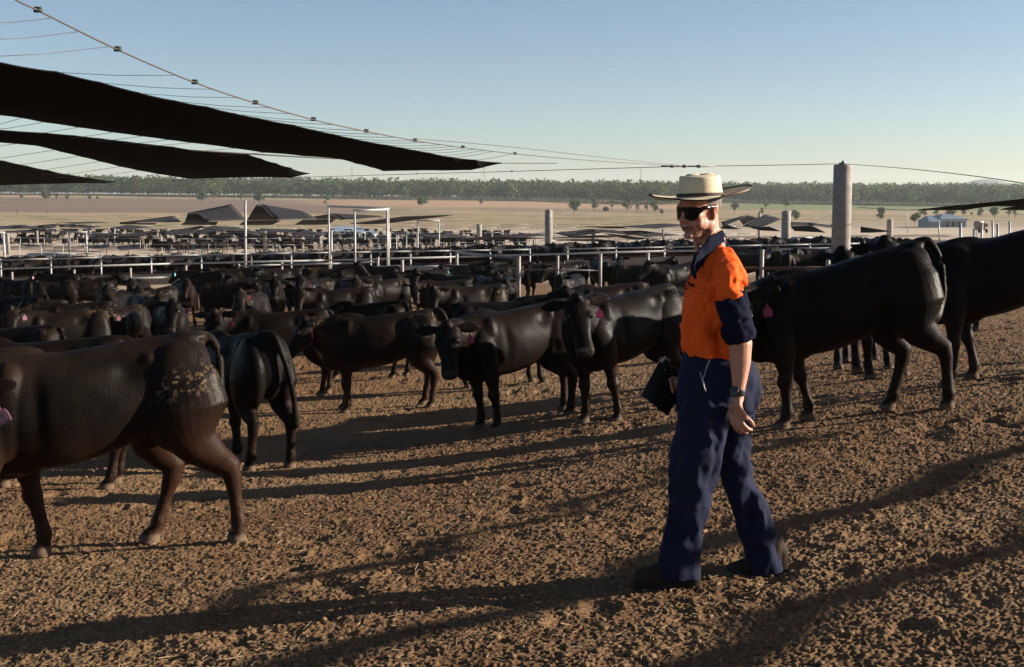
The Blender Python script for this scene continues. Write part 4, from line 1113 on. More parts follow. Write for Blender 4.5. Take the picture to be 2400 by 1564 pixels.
# ================================================================ FAR CATTLE
HB = []
for i, (yw, pt, up, sd) in enumerate(((0, -55, -.2, 1), (35, -50, 0, 2), (-40, -45, .05, 3), (0, -60, -.6, 4), (10, -30, .05, 5))):
    me, _ = cow_mesh('steer_body', .04, yaw=yw, pit=pt, up=up, seed=60 + i, brown=.5, dust=.3, smooth=2)
    HB.append(decimate(me, .30, 'steer_body'))
GB = 'black steers packed in the pens beyond the feed road'
cnt = 0
rr = random.Random(5)
def far_cow(px, Y, hd, label):
    g = g_at(px, Y)
    o = link('steer', HB[rr.randrange(5)]); o.location = (g.x, g.y, g.z - .01); o.rotation_euler = (0, 0, R(hd)); o.scale = (rr.uniform(.93, 1.05),) * 3
    return tag(o, label, 'steer', GB)
LBL = 'black steer in the packed rows behind the feed bunk, beyond the road'
for Y, step in ((62.2, 30), (65.5, 44), (69, 58), (74, 66), (82, 72)):
    px = -30 + rr.uniform(0, 15)
    while px < 2130:
        Yq = Y + rr.uniform(-.5, .5) - (0 if px < 1250 else 1.5)
        sd_ = 'left' if px < 800 else 'centre' if px < 1500 else 'right'
        far_cow(px, Yq, rr.choice([270, 265, 275, 90, 180, 0, 250, 285]) + rr.uniform(-20, 20) if Y > 63 else 270 + rr.uniform(-25, 25), 'black steer %s the bunk beyond the road, %s third of the picture' % ('with its head over' if Y < 63 else 'a few rows behind', sd_))
        px += step * rr.uniform(.75, 1.35); cnt += 1
for Y, step in ((41.5, 36), (44, 45)):
    px = 1700
    while px < 1985:
        far_cow(px, Y + rr.uniform(-.5, .5), rr.choice([180, 0, 200, 270, 90]) + rr.uniform(-20, 20), 'black steer in the pen behind the two white posts right of the man'); px += 1.3 * step * rr.uniform(.8, 1.2); cnt += 1
# more distant herds merge into dark bands: one mass
base = [(get_co(h), np.array([[v for v in p.vertices][:3] for p in h.polygons if len(p.vertices) == 3])) for h in [decimate(h, .25, 'tmp') for h in HB[:3]]]
VV = []; FF = []; n0 = 0
def herd_band(Y, x0, x1, step, seed):
    global n0
    r_ = random.Random(seed); px = x0
    while px < x1:
        Yq = Y * r_.uniform(.975, 1.025); g = g_at(px, Yq); co, fc = base[r_.randrange(3)]
        a = r_.uniform(0, 6.28); ca, sa = math.cos(a), math.sin(a)
        q = co.copy(); q[:, 0], q[:, 1] = co[:, 0] * ca - co[:, 1] * sa, co[:, 0] * sa + co[:, 1] * ca
        VV.append(q + np.array(g)); FF.append(fc + n0); n0 += len(q)
        px += step * r_.uniform(.5, 1.6)
for Y, x0, x1, st in ((63.8, -30, 2130, 26), (67.2, -30, 2130, 32), (71.5, -30, 2130, 30), (78, -30, 2130, 40), (140, 380, 760, 34), (148, 700, 1250, 34),
                      (172, 60, 1180, 34), (200, 0, 1250, 26), (240, 60, 1200, 24), (290, 100, 1000, 22), (105, 1300, 1620, 20), (100, 1740, 1960, 22), (86, 2020, 2200, 30)):
    herd_band(Y, x0, x1, st, int(Y * 7 + x0))
hm = mesh_np('distant_herd', np.concatenate(VV), np.concatenate(FF))
m_herd = mat('distant_hide', (.007, .005, .004), .7, spec=.05)
tag(link('distant_herd', hm, None, m_herd), 'far cattle merging into dark bands between the pale pens', kind='stuff')
# grazing specks on the plain
# ================================================================ TREES
m_leaf = bpy.data.materials.new('eucalypt_leaves'); m_leaf.use_nodes = True
t = m_leaf.node_tree; b = t.nodes['Principled BSDF']; at = t.nodes.new('ShaderNodeAttribute'); at.attribute_name = 'col'
t.links.new(at.outputs['Color'], b.inputs['Base Color']); b.inputs['Roughness'].default_value = .9; b.inputs['Specular IOR Level'].default_value = .1
tl_ = t.nodes.new('ShaderNodeBsdfTranslucent'); t.links.new(at.outputs['Color'], tl_.inputs[0]); ms_ = t.nodes.new('ShaderNodeMixShader'); ms_.inputs[0].default_value = .45
t.links.new(b.outputs[0], ms_.inputs[1]); t.links.new(tl_.outputs[0], ms_.inputs[2]); t.links.new(ms_.outputs[0], t.nodes['Material Output'].inputs[0])
m_bark = mat('grey_bark', (.085, .07, .058), .9)
def crown_pts(r_, H_, wd, n, leaf, lobes, base_f=.25):
    """returns quads of leaf clumps around several lobes"""
    C = []
    for k in range(lobes):
        a = r_.random() * 6.28; q = r_.random() ** .6
        z = H_ * (base_f + (1 - base_f - .12) * r_.random()); rad = wd * .5 * (1 - .55 * abs((z / H_ - .6) / .45)) 
        C.append((math.cos(a) * rad * q * .9, math.sin(a) * rad * q * .9, min(z, H_ * .86), wd * (.2 + .17 * r_.random())))
    C = np.array(C)
    i = r_.integers(0, lobes, n); d = r_.normal(size=(n, 3)); d /= np.linalg.norm(d, axis=1)[:, None]
    rad = C[i, 3] * (.45 + .6 * r_.random(n) ** .5)
    p = C[i, :3] + d * rad[:, None] * np.array([1, 1, .8])
    u = r_.normal(size=(n, 3)); u /= np.linalg.norm(u, axis=1)[:, None]
    v = np.cross(u, r_.normal(size=(n, 3))); v /= np.linalg.norm(v, axis=1)[:, None]
    s = leaf * (.6 + .8 * r_.random(n))[:, None]
    V = np.stack([p - u * s - v * s * .6, p + u * s - v * s * .6, p + u * s + v * s * .6, p - u * s + v * s * .6], 1).reshape(-1, 3)
    return V, C
def tree(px, top, base, width, label, name='gum_tree', Y=None, dens=1.0, tint=(.070, .088, .042), bare=False):
    g = ground_hit(px, base, 300) if Y is None else g_at(px, Y)
    s = g.y / F; H_ = (base - top) * s; wd = width * s
    r_ = np.random.default_rng(int(px * 3 + top))
    root = empty(name, g); tag(root, label, 'bush' if name == 'bush' else 'tree', 'single trees on the plain')
    m = MB(); tw = max(.02 * H_, .7 * s)
    lean = (r_.random() - .5) * wd * .3
    m.tube([(0, 0, -.5), (lean * .3, 0, H_ * .3), (lean, 0, H_ * .75)], [tw, tw * .75, tw * .3], 7)
    V, C = crown_pts(r_, H_, wd, int((560 if width > 14 else 330) * dens), max(.45 * s * 1.5, wd * .060), 9 if width > 14 else 6, .05 if name == 'bush' else .30)
    for c in C[:6]:
        m.tube([(lean * .2, 0, H_ * .22), (c[0] * .6 + lean * .3, c[1] * .6, c[2] * .75), (c[0], c[1], c[2])], [tw * .55, tw * .35, tw * .12], 5)
    m.build('trunk', m_bark, root)
    if not bare:
        n = len(V) // 4
        me = mesh_np('crown', V, np.arange(len(V)).reshape(-1, 4), False)
        c = np.array(tint) * (.55 + .9 * r_.random(n)[:, None]) * (1 + .12 * r_.normal(size=(n, 3)))
        set_col(me, 'col', np.repeat(np.clip(c, .01, 1), 4, 0)); link('crown', me, root, m_leaf)
    return root
TREES = [(51, 450, 468, 8, 'thin tree left of the leftmost bushy tree'), (107, 443, 468, 22, 'bushy grey tree at the left in front of the forest edge'), (132, 452, 468, 7, 'narrow dark tree right of the bushy grey one'), (160, 455, 468, 12, 'sparse pair of stems on the left plain'),
 (210, 457, 468, 9, 'small faint tree on the left plain'), (228, 455, 470, 7, 'slim stem beside the small faint tree'), (473, 446, 474, 22, 'tall tree standing out of the forest edge over the sails'), (565, 453, 472, 11, 'small tree left of the tall white pole'),
 (608, 446, 478, 26, 'large round tree right of the tall white pole'), (765, 456, 486, 14, 'tree just above the slim frame leg'), (988, 463, 482, 26, 'spreading two-part tree right of the goalpost'), (1128, 466, 480, 9, 'small faint tree left of the round column'),
 (1345, 466, 502, 26, 'big leaning tree left of the man, furthest left of his row'), (1393, 464, 496, 20, 'dense dark tree second in the row left of the man'), (1434, 464, 493, 12, 'slim tree in the row left of the man'),
 (1469, 462, 497, 20, 'forked tree in the middle of the row left of the man'), (1493, 466, 498, 13, 'narrow tree right of the forked one'), (1516, 470, 498, 12, 'narrow tree under the hat brim, left'), (1536, 470, 500, 20, 'wide tree under the hat brim'),
 (1722, 468, 499, 17, 'tree right of the hat'), (1794, 464, 492, 14, 'tree behind the top of the slim pillar'), (1785, 486, 504, 12, 'low tree touching the slim pillar'), (1841, 464, 492, 16, 'tree above the left column'), (1865, 492, 516, 18, 'dark tree right of the left column'),
 (2064, 487, 516, 22, 'open-crowned tree right of the big column'), (2143, 494, 528, 20, 'dark tree beside the pale power pole'), (2166, 486, 510, 16, 'small tree right of the power pole'), (2194, 489, 507, 14, 'tree left of the shed roof'), (2229, 484, 511, 22, 'tree above the shed roof'),
 (2257, 488, 506, 14, 'tree right of the shed roof'), (2296, 487, 508, 15, 'tree above the yellow loader'), (2331, 484, 512, 20, 'round tree under the right sail'), (2364, 488, 508, 14, 'tree near the right edge under the sail'), (2378, 492, 511, 12, 'last tree before the right edge')]
for q in TREES: tree(*q)
tree(1418, 487, 495, 16, 'low bush between the slim trees left of the man', 'bush'); tree(1552, 487, 502, 12, 'round bush beside the hat brim', 'bush'); tree(2276, 498, 504, 8, 'tiny round bush right of the shed', 'bush')
tree(110, 474, 505, 18, 'bare dead tree on the dry grass at the left', 'dead_tree', bare=True); tree(40, 486, 504, 5, 'dead stick standing left of the bare tree', 'dead_tree', bare=True)
# the forest: one far mass of trees on the rise behind the plain
def forest():
    r_ = np.random.default_rng(12)
    protos = []
    for k in range(7):
        V, C = crown_pts(r_, 1.0, .55, 85, .045, 8, .28)
        c = (.45 + .9 * r_.random((85, 1))) * np.ones((1, 3))
        protos.append((V, np.repeat(c, 4, 0)))
    Vs = []; Cs = []; Ts = []
    rows = [(1.0, 16.5, 1.0), (1.03, 17, 1.3), (1.07, 17, 1.5), (1.12, 17, 1.7), (1.19, 17, 1.9), (1.28, 17, 2.1), (1.38, 18, 2.3), (1.50, 18, 2.6), (1.63, 19, 3.0), (1.8, 19, 3.6), (2.0, 19, 4.2)]
    for (mf, H0, sp) in rows:
        px = -160
        while px < 2560:
            Yb = np.interp(px, [0, 1200, 1560, 1700, 2400], [1160, 1130, 1010, 1150, 1080])
            edge = 1 + .03 * (vn2(np.array([px * .02]), np.array([mf * 3]), 4)[0])
            Y = Yb * mf * edge * r_.uniform(.985, 1.02); x = W(px, 470, Y).x
            Hh = H0 * r_.uniform(.85, 1.25); V, c = protos[r_.integers(7)]
            a = r_.random() * 6.28; ca, sa = math.cos(a), math.sin(a)
            wd = Hh * r_.uniform(.85, 1.3)
            q = np.stack([(V[:, 0] * ca - V[:, 1] * sa) * wd, (V[:, 0] * sa + V[:, 1] * ca) * wd, V[:, 2] * Hh], 1) + np.array([x, Y, 0])
            Vs.append(q); Cs.append(c * np.array([.070, .096, .034]) * r_.uniform(.7, 1.3) * (1 + .10 * r_.normal(size=3))); Ts.append((x, Y))
            px += 3.1 * sp ** .45 * r_.uniform(.5, 1.5) * 1.6
    T = np.array(Ts); z = tz(T[:, 0], T[:, 1])
    V = np.stack(Vs); V[:, :, 2] += z[:, None] - .5
    V = V.reshape(-1, 3); c = np.concatenate(Cs)
    me = mesh_np('forest', V, np.arange(len(V)).reshape(-1, 4), False); set_col(me, 'col', np.clip(c, .01, 1))
    tag(link('forest', me, None, m_leaf), 'belt of grey-green gum trees closing the plain', kind='stuff')
    # pale trunks of the front rows
    m = MB()
    for (x, Y), zz in list(zip(Ts, z))[:700]:
        m.tube([(x, Y - 1.5, zz), (x + r_.uniform(-.6, .6), Y - 1.5, zz + 8)], [.22, .12], 4)
    tag(m.build('forest_trunks', m_bark), 'grey trunks along the forest edge', kind='stuff')
forest()
# distant hill, pond, shed and machinery
hv = []; nn = 40
for i in range(nn + 1):
    for j in range(12):
        u = i / nn; v = j / 11
        X = W(2120 + 620 * u, 450, 4500).x; Y = 4500 + 500 * v
        pyt = 441 - 22 * math.exp(-((u - .40) / .10) ** 2) - 10 * math.exp(-((u - .72) / .22) ** 2)
        zt = W(2200, pyt, 4500).z
        hv.append((X, Y, -60 + (zt + 60) * math.sin(math.pi * v) ** .7 if 0 < j < 11 else -60))
m = MB(); m.add(hv, [(i * 12 + j, (i + 1) * 12 + j, (i + 1) * 12 + j + 1, i * 12 + j + 1) for i in range(nn) for j in range(11)])
tag(m.build('hill', mat('hill_scrub', (.09, .10, .075), .95)), 'low blue hill far beyond the forest on the right', kind='structure')
pc = [ground_hit(px, py, 60) for px, py in ((776, 546), (800, 543), (835, 543.5), (868, 548), (884, 553), (872, 556.5), (835, 557), (800, 554), (778, 551))]
cz = max(p.z for p in pc) + .35
m = MB(); m.add([(p.x, p.y, cz) for p in pc] + [(p.x, p.y, cz - 1.5) for p in pc], [tuple(range(8, -1, -1))] + [(i, (i + 1) % 9, (i + 1) % 9 + 9, i + 9) for i in range(9)])
m_water = mat('pond_water', (.22, .26, .29), .35, spec=.6, bump=(2, .15, .05))
tag(m.build('pond', m_water, None, False), 'pale blue pond seen through the goalpost frame', kind='structure')
def shed():
    g = ground_hit(2236, 533, 150); Y = g.y; root = empty('shed', g); tag(root, 'white-walled low shed with a grey-blue roof on the right plain', 'shed')
    a = W(2205, 516, Y); b_ = W(2266, 516, Y); L = root.location
    h = a.z - g.z; dep = 14
    m = MB(); m.box(((a.x + b_.x) / 2 - L.x, dep / 2, h / 2), ((b_.x - a.x) / 2, dep / 2, h / 2)); m.build('wall', m_wall, root, False)
    zt = W(2236, 510, Y).z - g.z
    x0, x1 = a.x - L.x - .4, b_.x - L.x + .4
    m = MB(); m.add([(x0, -.5, h + .02), (x1, -.5, h + .02), (x1 - 3, dep / 2, zt + .9), (x0 + 3, dep / 2, zt + .9), (x0, dep + .5, h + .02), (x1, dep + .5, h + .02), (x0, -.5, h + .25), (x1, -.5, h + .25), (x0, dep + .5, h + .25), (x1, dep + .5, h + .25)],
      [(0, 1, 7, 6), (6, 7, 2, 3), (3, 2, 9, 8), (4, 8, 9, 5), (0, 6, 3, 8, 4), (1, 5, 9, 2, 7), (0, 4, 5, 1)]); m.build('roof', m_tin, root, False)
    for k in range(4):
        m = MB(); x = a.x - L.x + (k + .7) * (b_.x - a.x) / 4.6
        m.box((x, -.04, h * .42), (1.0, .03, h * .40)); m.build('door', m_tin, root, False)
shed()
def annex():
    g = ground_hit(2191, 534, 150); Y = g.y; root = empty('shed', g); tag(root, 'grey shed joined to the left end of the white one', 'shed'); L = root.location
    a = W(2179, 520, Y); b_ = W(2204, 520, Y); h = a.z - g.z; hw = (b_.x - a.x) / 2
    m = MB(); m.box((0, 5, h / 2), (hw, 5, h / 2)); m.build('wall', m_tin, root, False)
    m = MB(); m.add([(-hw - .3, -.4, h), (hw + .3, -.4, h), (hw + .3, 10.4, h), (-hw - .3, 10.4, h), (-hw + .8, 5, h + 1.6), (hw - .8, 5, h + 1.6)], [(0, 1, 5, 4), (2, 3, 4, 5), (0, 4, 3), (1, 2, 5), (0, 3, 2, 1)]); m.build('roof', m_tin, root, False)
annex()
def loader():
    Y = 96; g = g_at(2294, Y); base = W(2294, 542, Y).z; g.z = max(g.z, base - .1); root = empty('loader', g); tag(root, 'yellow feed loader parked behind the white frame', 'loader')
    m = MB(); m.box((0, 0, 1.0 - .45), (.28, .7, .12)); m.box((0, .25, .5), (.2, .35, .2)); m.build('chassis', m_yel, root, False)
    m = MB(); m.tube([(-.24, 0, .62), (-.22, 0, .75), (.0, 0, .80)], [(.02, .5), (.05, .5), (.05, .5)], 6)
    m = MB(); m.box((0, .1, .66), (.26, .4, .06)); m.box((0, .1, .40), (.24, .38, .22)); m.build('hopper', m_yel, root, False)
    for sx in (-1, 1):
        for sy in (-1, 1):
            w = MB(); w.tube([(sx * .22, sy * .5, .14), (sx * .32, sy * .5, .14)], .16, 12); w.build('wheel', m_dark, root)
loader()
for px, top, lab in ((825, 392, 'faint power pylon left of the sail corner'), (1135, 393, 'faint power pylon left of centre'), (1502, 396, 'faint power pylon left of the hat')):
    Y = 2400; z0 = gz(W(px, 450, Y).x, Y); T_ = W(px, top, Y); root = empty('power_pylon', (T_.x, Y, z0)); tag(root, lab, 'pylon', 'power pylons beyond the forest')
    h = T_.z - z0; m = MB()
    for sx in (-1, 1):
        for sy in (-1, 1): m.tube([(sx * 1.6, sy * 1.6, 0), (sx * .5, sy * .5, h)], .13, 4)
    for k in range(9):
        z = h * k / 9; w = 1.6 - 1.1 * k / 9; z2 = h * (k + 1) / 9; w2 = 1.6 - 1.1 * (k + 1) / 9
        m.tube([(-w, -w, z), (w2, -w2, z2)], .09, 4); m.tube([(w, -w, z), (-w2, -w2, z2)], .09, 4)
    m.build('mast', m_steel, root)
    m = MB(); 
    for z in (.82, .97): m.tube([(-4, 0, h * z), (4, 0, h * z)], .12, 4)
    m.build('crossarm', m_steel, root)
# low scrub heaps on the plain
# haze : even, closed, round everything near the ground
hz_m = bpy.data.materials.new('haze_air'); hz_m.use_nodes = True
t = hz_m.node_tree; t.nodes.remove(t.nodes['Principled BSDF']); pv = t.nodes.new('ShaderNodeVolumePrincipled')
pv.inputs['Color'].default_value = (.80, .86, .90, 1); pv.inputs['Density'].default_value = .00010; pv.inputs['Anisotropy'].default_value = .2
t.links.new(pv.outputs[0], t.nodes['Material Output'].inputs['Volume'])
b_ = MB(); b_.box((0, 2450, 12), (6000, 2700, 54))
tag(b_.build('haze', hz_m, None, False), 'thin pale haze over the plain', kind='stuff')
# ================================================================ THE STOCKMAN
D0 = 5.78
def M(px, py, dy=0.0): return W(px, py, D0 + dy)
m_skin = bpy.data.materials.new('weathered_skin'); m_skin.use_nodes = True
t = m_skin.node_tree; b = t.nodes['Principled BSDF']; at = t.nodes.new('ShaderNodeAttribute'); at.attribute_name = 'col'
t.links.new(at.outputs['Color'], b.inputs['Base Color']); b.inputs['Roughness'].default_value = .55; b.inputs['Specular IOR Level'].default_value = .35
b.inputs['Subsurface Weight'].default_value = .15; b.inputs['Subsurface Radius'].default_value = (.012, .005, .003); b.inputs['Subsurface Scale'].default_value = .6
tc = t.nodes.new('ShaderNodeTexCoord'); n = t.nodes.new('ShaderNodeTexNoise'); n.inputs['Scale'].default_value = 90; n.inputs['Detail'].default_value = 5
bp = t.nodes.new('ShaderNodeBump'); bp.inputs['Strength'].default_value = .3; bp.inputs['Distance'].default_value = .003
t.links.new(tc.outputs['Object'], n.inputs['Vector']); t.links.new(n.outputs['Fac'], bp.inputs['Height']); t.links.new(bp.outputs[0], b.inputs['Normal'])
m_orange = mat('orange_drill', (.72, .092, .010), .85, spec=.15, noise=(140, .07), bump=(260, .25, .002))
m_navy = mat('navy_drill', (.0065, .0075, .019), .9, spec=.05, noise=(120, .12), bump=(260, .3, .002))
m_navy2 = mat('navy_work_trousers', (.0105, .0125, .031), .85, spec=.1, noise=(5, .3), bump=(220, .3, .002))
m_boot = mat('dusty_leather', (.026, .018, .013), .85, spec=.15, noise=(14, .4))
m_sole = mat('boot_sole', (.012, .010, .009), .8)
m_glass = mat('black_lens', (.003, .003, .003), .12, spec=.3)
m_straw = bpy.data.materials.new('woven_straw'); m_straw.use_nodes = True
t = m_straw.node_tree; b = t.nodes['Principled BSDF']; b.inputs['Roughness'].default_value = .75; b.inputs['Specular IOR Level'].default_value = .2
tc = t.nodes.new('ShaderNodeTexCoord'); n = t.nodes.new('ShaderNodeTexNoise'); n.inputs['Scale'].default_value = 170; n.inputs['Detail'].default_value = 3
mp = t.nodes.new('ShaderNodeMapping'); mp.inputs['Scale'].default_value = (1, 1, 2.6); t.links.new(tc.outputs['Object'], mp.inputs[0]); t.links.new(mp.outputs[0], n.inputs['Vector'])
cr = t.nodes.new('ShaderNodeValToRGB'); cr.color_ramp.elements[0].position = .35; cr.color_ramp.elements[0].color = (.40, .31, .18, 1); cr.color_ramp.elements[1].position = .6; cr.color_ramp.elements[1].color = (.68, .57, .40, 1)
t.links.new(n.outputs['Fac'], cr.inputs[0]); t.links.new(cr.outputs[0], b.inputs['Base Color'])
bp = t.nodes.new('ShaderNodeBump'); bp.inputs['Strength'].default_value = .5; bp.inputs['Distance'].default_value = .003; t.links.new(n.outputs['Fac'], bp.inputs['Height']); t.links.new(bp.outputs[0], b.inputs['Normal'])
m_band = mat('dark_hat_band', (.035, .022, .014), .8); m_trim = mat('black_hat_trim', (.006, .005, .005), .7)
m_hair = mat('cropped_grey_hair', (.10, .085, .075), .9, bump=(300, .6, .003))
m_blk = mat('black_plastic', (.005, .005, .006), .35); m_met = mat('bright_clip', (.45, .44, .40), .3, metal=.8); m_cord = mat('pale_cord', (.40, .40, .38), .7)

man = empty('person', (M(1690, 1372).x, D0, gz(M(1690, 1372).x, D0)))
tag(man, 'man in straw hat, sunglasses and orange work shirt walking left with a black folder', 'person')
ML = man.location.copy()
def fin(me, name, mt, noise=None, parent=None, localise=True):
    me.materials.clear(); me.materials.append(mt)
    P = get_co(me).astype(np.float64)
    if noise:
        N = get_no(me).astype(np.float64)
        amp, sc_, sd = noise[:3]
        sc3 = np.array(sc_) if hasattr(sc_, '__len__') else np.array([sc_] * 3)
        a = fbm3(P * sc3 + sd, 2, 2); c_ = fbm3(P * sc3 * 2.3 + sd * 2, 2, 6)
        ridge = .45 - np.abs(a * 2 - 1) * 2.4
        c2 = fbm3(P * sc3 * 2 + sd * 3, 2, 9); r2 = .35 - np.abs(c2 * 2 - 1) * 2.0
        d = amp * (ridge + r2 * .45 + (c_ - .5) * .5)
        if len(noise) > 3: d = d * noise[3](P)
        P = P + N * d[:, None]
    P = P - np.array(ML)
    set_co(me, P)
    return link(name, me, parent or man)

# ---- body : head, neck, trunk, arms and hands in one skin
HC = M(1641, 494, 0)                                   # head centre
HR = Matrix.Rotation(R(219), 3, 'Z') @ Matrix.Rotation(R(7), 3, 'Y')      # local +X (face) turned left and towards the camera
def HP(v): return HC + HR @ Vector(v)
B = MB()
def hball(c, r, rot=None): B.ball(HP(c), r, HR if rot is None else HR @ rot, nu=18, nv=12)
hball((-.012, 0, .035), (.098, .077, .088))
V = []; Fc = []; n_ = 20
hr = [(.075, .010, .078, .070), (.045, .018, .080, .071), (.015, .022, .077, .069), (-.015, .024, .076, .067), (-.045, .026, .074, .063), (-.070, .030, .066, .056), (-.092, .040, .052, .043), (-.108, .050, .040, .032), (-.116, .055, .026, .020)]
for (z, xc, rx, ry) in hr:
    for k in range(n_):
        a = 2 * math.pi * k / n_; V.append(HP((xc + rx * math.cos(a), ry * math.sin(a), z)))
for i in range(len(hr) - 1):
    for k in range(n_):
        k2 = (k + 1) % n_; Fc.append((i * n_ + k, (i + 1) * n_ + k, (i + 1) * n_ + k2, i * n_ + k2))
Fc.append(tuple(range(n_))); Fc.append(tuple((len(hr) - 1) * n_ + k for k in range(n_ - 1, -1, -1)))
B.add(V, Fc)
B.tube([HP((.088, 0, .022)), HP((.106, 0, -.002)), HP((.125, 0, -.024)), HP((.115, 0, -.037))], [.011, .0135, .0165, .012], 10)
for s in (-1, 1):
    hball((.103, .014 * s, -.030), (.013, .009, .009))
    hball((.080, .032 * s, .034), (.018, .028, .011))
    hball((.066, .048 * s, -.012), (.026, .020, .020))
    hball((.040, .056 * s, -.052), (.040, .012, .028)); hball((.0, .058 * s, -.062), (.028, .014, .032))
    hball((-.012, .077 * s, .000), (.019, .008, .033), Matrix.Rotation(R(20 * s), 3, 'Z') @ Matrix.Rotation(R(-8), 3, 'Y'))
    hball((-.020, .083 * s, .010), (.014, .007, .022), Matrix.Rotation(R(20 * s), 3, 'Z')); hball((-.006, .076 * s, -.030), (.010, .007, .010))
    B.tube([HP((.100, .016 * s, -.034)), HP((.090, .036 * s, -.056)), HP((.078, .036 * s, -.082))], [.006, .007, .005], 6)
hball((.0965, 0, -.0600), (.012, .025, .0055)); hball((.0945, 0, -.0730), (.012, .022, .0065)); hball((.088, 0, -.101), (.018, .024, .015))
B.tube([HP((-.025, 0, -.02)), HP((-.032, 0, -.10)), M(1672, 566, .02), M(1676, 606, .02)], [(.056, .062), (.054, .060), (.052, .056), (.046, .048)], 16)
for s in (-1, 1): B.tube([HP((-.02, .055 * s, -.06)), HP((.005, .035 * s, -.13)), HP((.02, .012 * s, -.19))], [.014, .014, .012], 8)
# trunk inside the shirt and trousers
B.tube([M(1680, 620, .02), M(1676, 650, .02), M(1670, 720, .01), M(1664, 800, .01), M(1672, 850, 0), M(1680, 900, 0)], [(.06, .06), (.10, .085), (.105, .09), (.105, .09), (.11, .085), (.09, .075)], 14)
for pts in ([(1650, 880, -.07), (1630, 1080, -.1), (1596, 1330, -.1)], [(1712, 880, .07), (1722, 1090, .1), (1790, 1330, .1)]): B.tube([M(*p) for p in pts], [.05, .022, .020], 10)
# left arm
sh = M(1703, 642, -.12)
B.tube([sh, M(1716, 700, -.19), M(1728, 772, -.20), M(1735, 805, -.20), M(1735, 850, -.20), M(1733, 890, -.205), M(1731, 918, -.21), M(1730, 940, -.21)],
       [(.045, .045), (.045, .045), (.048, .048), (.056, .052), (.049, .046), (.038, .034), (.031, .026), (.032, .024)], 14)
# hand: palm, four fingers curled back, thumb from the near side of the palm
B.tube([M(1730, 930, -.21), M(1729, 950, -.215), M(1731, 968, -.215), M(1734, 982, -.205)], [(.032, .020), (.042, .020), (.045, .018), (.042, .015)], 12)
FG = [([(1712, 970, -.212), (1716, 990, -.214), (1725, 1006, -.205), (1735, 1015, -.188)], .0096), ([(1722, 976, -.216), (1728, 996, -.219), (1739, 1010, -.208), (1750, 1015, -.190)], .0100),
      ([(1733, 976, -.219), (1741, 994, -.223), (1752, 1005, -.212), (1761, 1008, -.194)], .0100), ([(1743, 970, -.217), (1753, 980, -.222), (1762, 990, -.213), (1766, 997, -.196)], .0094)]
for pts, r0 in FG: B.tube([M(*p) for p in pts], [r0 * 1.12, r0 * 1.08, r0 * .98, r0 * .80], 10)
for pts, r0 in FG: B.ball(M(*pts[0]), r0 * 1.2, nu=8, nv=6); B.ball(M(*pts[-1]), r0 * .82, nu=8, nv=6)
B.tube([M(1716, 945, -.19), M(1712, 962, -.165), M(1720, 982, -.150), M(1732, 994, -.150)], [.014, .0125, .0110, .0085], 10)
# right arm and hand behind the body holding the folder
B.tube([M(1650, 630, .15), M(1640, 720, .19), M(1640, 800, .20), M(1622, 860, .17), M(1600, 885, .13)], [(.055, .055), (.05, .05), (.045, .045), (.036, .034), (.028, .026)], 12)
B.tube([M(1604, 882, .13), M(1590, 892, .12), M(1578, 900, .115)], [(.03, .02), (.036, .02), (.030, .016)], 10)
for k in range(4): B.tube([M(1582 + 2 * k, 884 + 9 * k, .11), M(1570 + 2 * k, 890 + 9 * k, .095), M(1572 + 2 * k, 894 + 9 * k, .078)], [.0095, .009, .008], 8)
B.tube([M(1592, 882, .125), M(1582, 876, .14), M(1570, 882, .145)], [.012, .011, .009], 8)
me = voxel(B, 'body', .0048, 2, .5)
P = get_co(me).astype(np.float64)
fz = fbm3(P * 22, 3, 1); fz2 = fbm3(P * 9 + 4, 2, 3)
L = (P - np.array(HC)) @ np.array(HR)          # head-local
skin = np.array([.41, .205, .138]); red = np.array([.36, .12, .08])
w = np.clip(.35 * fz2 + .5 * (fz - .35), 0, 1)
face = (L[:, 2] > -.13) & (np.abs(L[:, 0]) < .15)
w = w + face * (.35 * np.exp(-((L[:, 0] - .11) ** 2 + L[:, 1] ** 2 + (L[:, 2] + .025) ** 2) / .03 ** 2) + .3 * np.exp(-((np.abs(L[:, 1]) - .08) ** 2 + (L[:, 0]) ** 2 + L[:, 2] ** 2) / .03 ** 2))
c = skin * (1 - np.clip(w, 0, 1)[:, None]) + red * np.clip(w, 0, 1)[:, None]
lips = face * np.exp(-(((L[:, 2] + .066) / .010) ** 2 + (L[:, 1] / .026) ** 2)) * (L[:, 0] > .08)
c = c * (1 - .45 * lips[:, None])
mouth = face * np.exp(-(((L[:, 2] + .0665) / .0032) ** 2)) * (np.abs(L[:, 1]) < .026) * (L[:, 0] > .07)
c = c * (1 - .8 * mouth[:, None])
stub = face * sstep(-.045, -.07, L[:, 2]) * (L[:, 0] > -.02)
c = c * (1 - .22 * stub[:, None]) 
c = c * (.88 + .24 * fz[:, None])
set_col(me, 'col', c)
N = get_no(me).astype(np.float64)
crease = face * (-.0012) * (np.exp(-((L[:, 0] - .045 + .4 * (L[:, 2] + .03)) / .0045) ** 2) * (L[:, 2] < .0) * (L[:, 2] > -.1))
neck = sstep(-.05, -.09, L[:, 2]) * sstep(-.25, -.2, L[:, 2])
crease = crease + neck * .0006 * np.sin((L[:, 0] + .5 * L[:, 2]) * 320)
set_co(me, P + N * crease[:, None])
fin(me, 'body', m_skin)

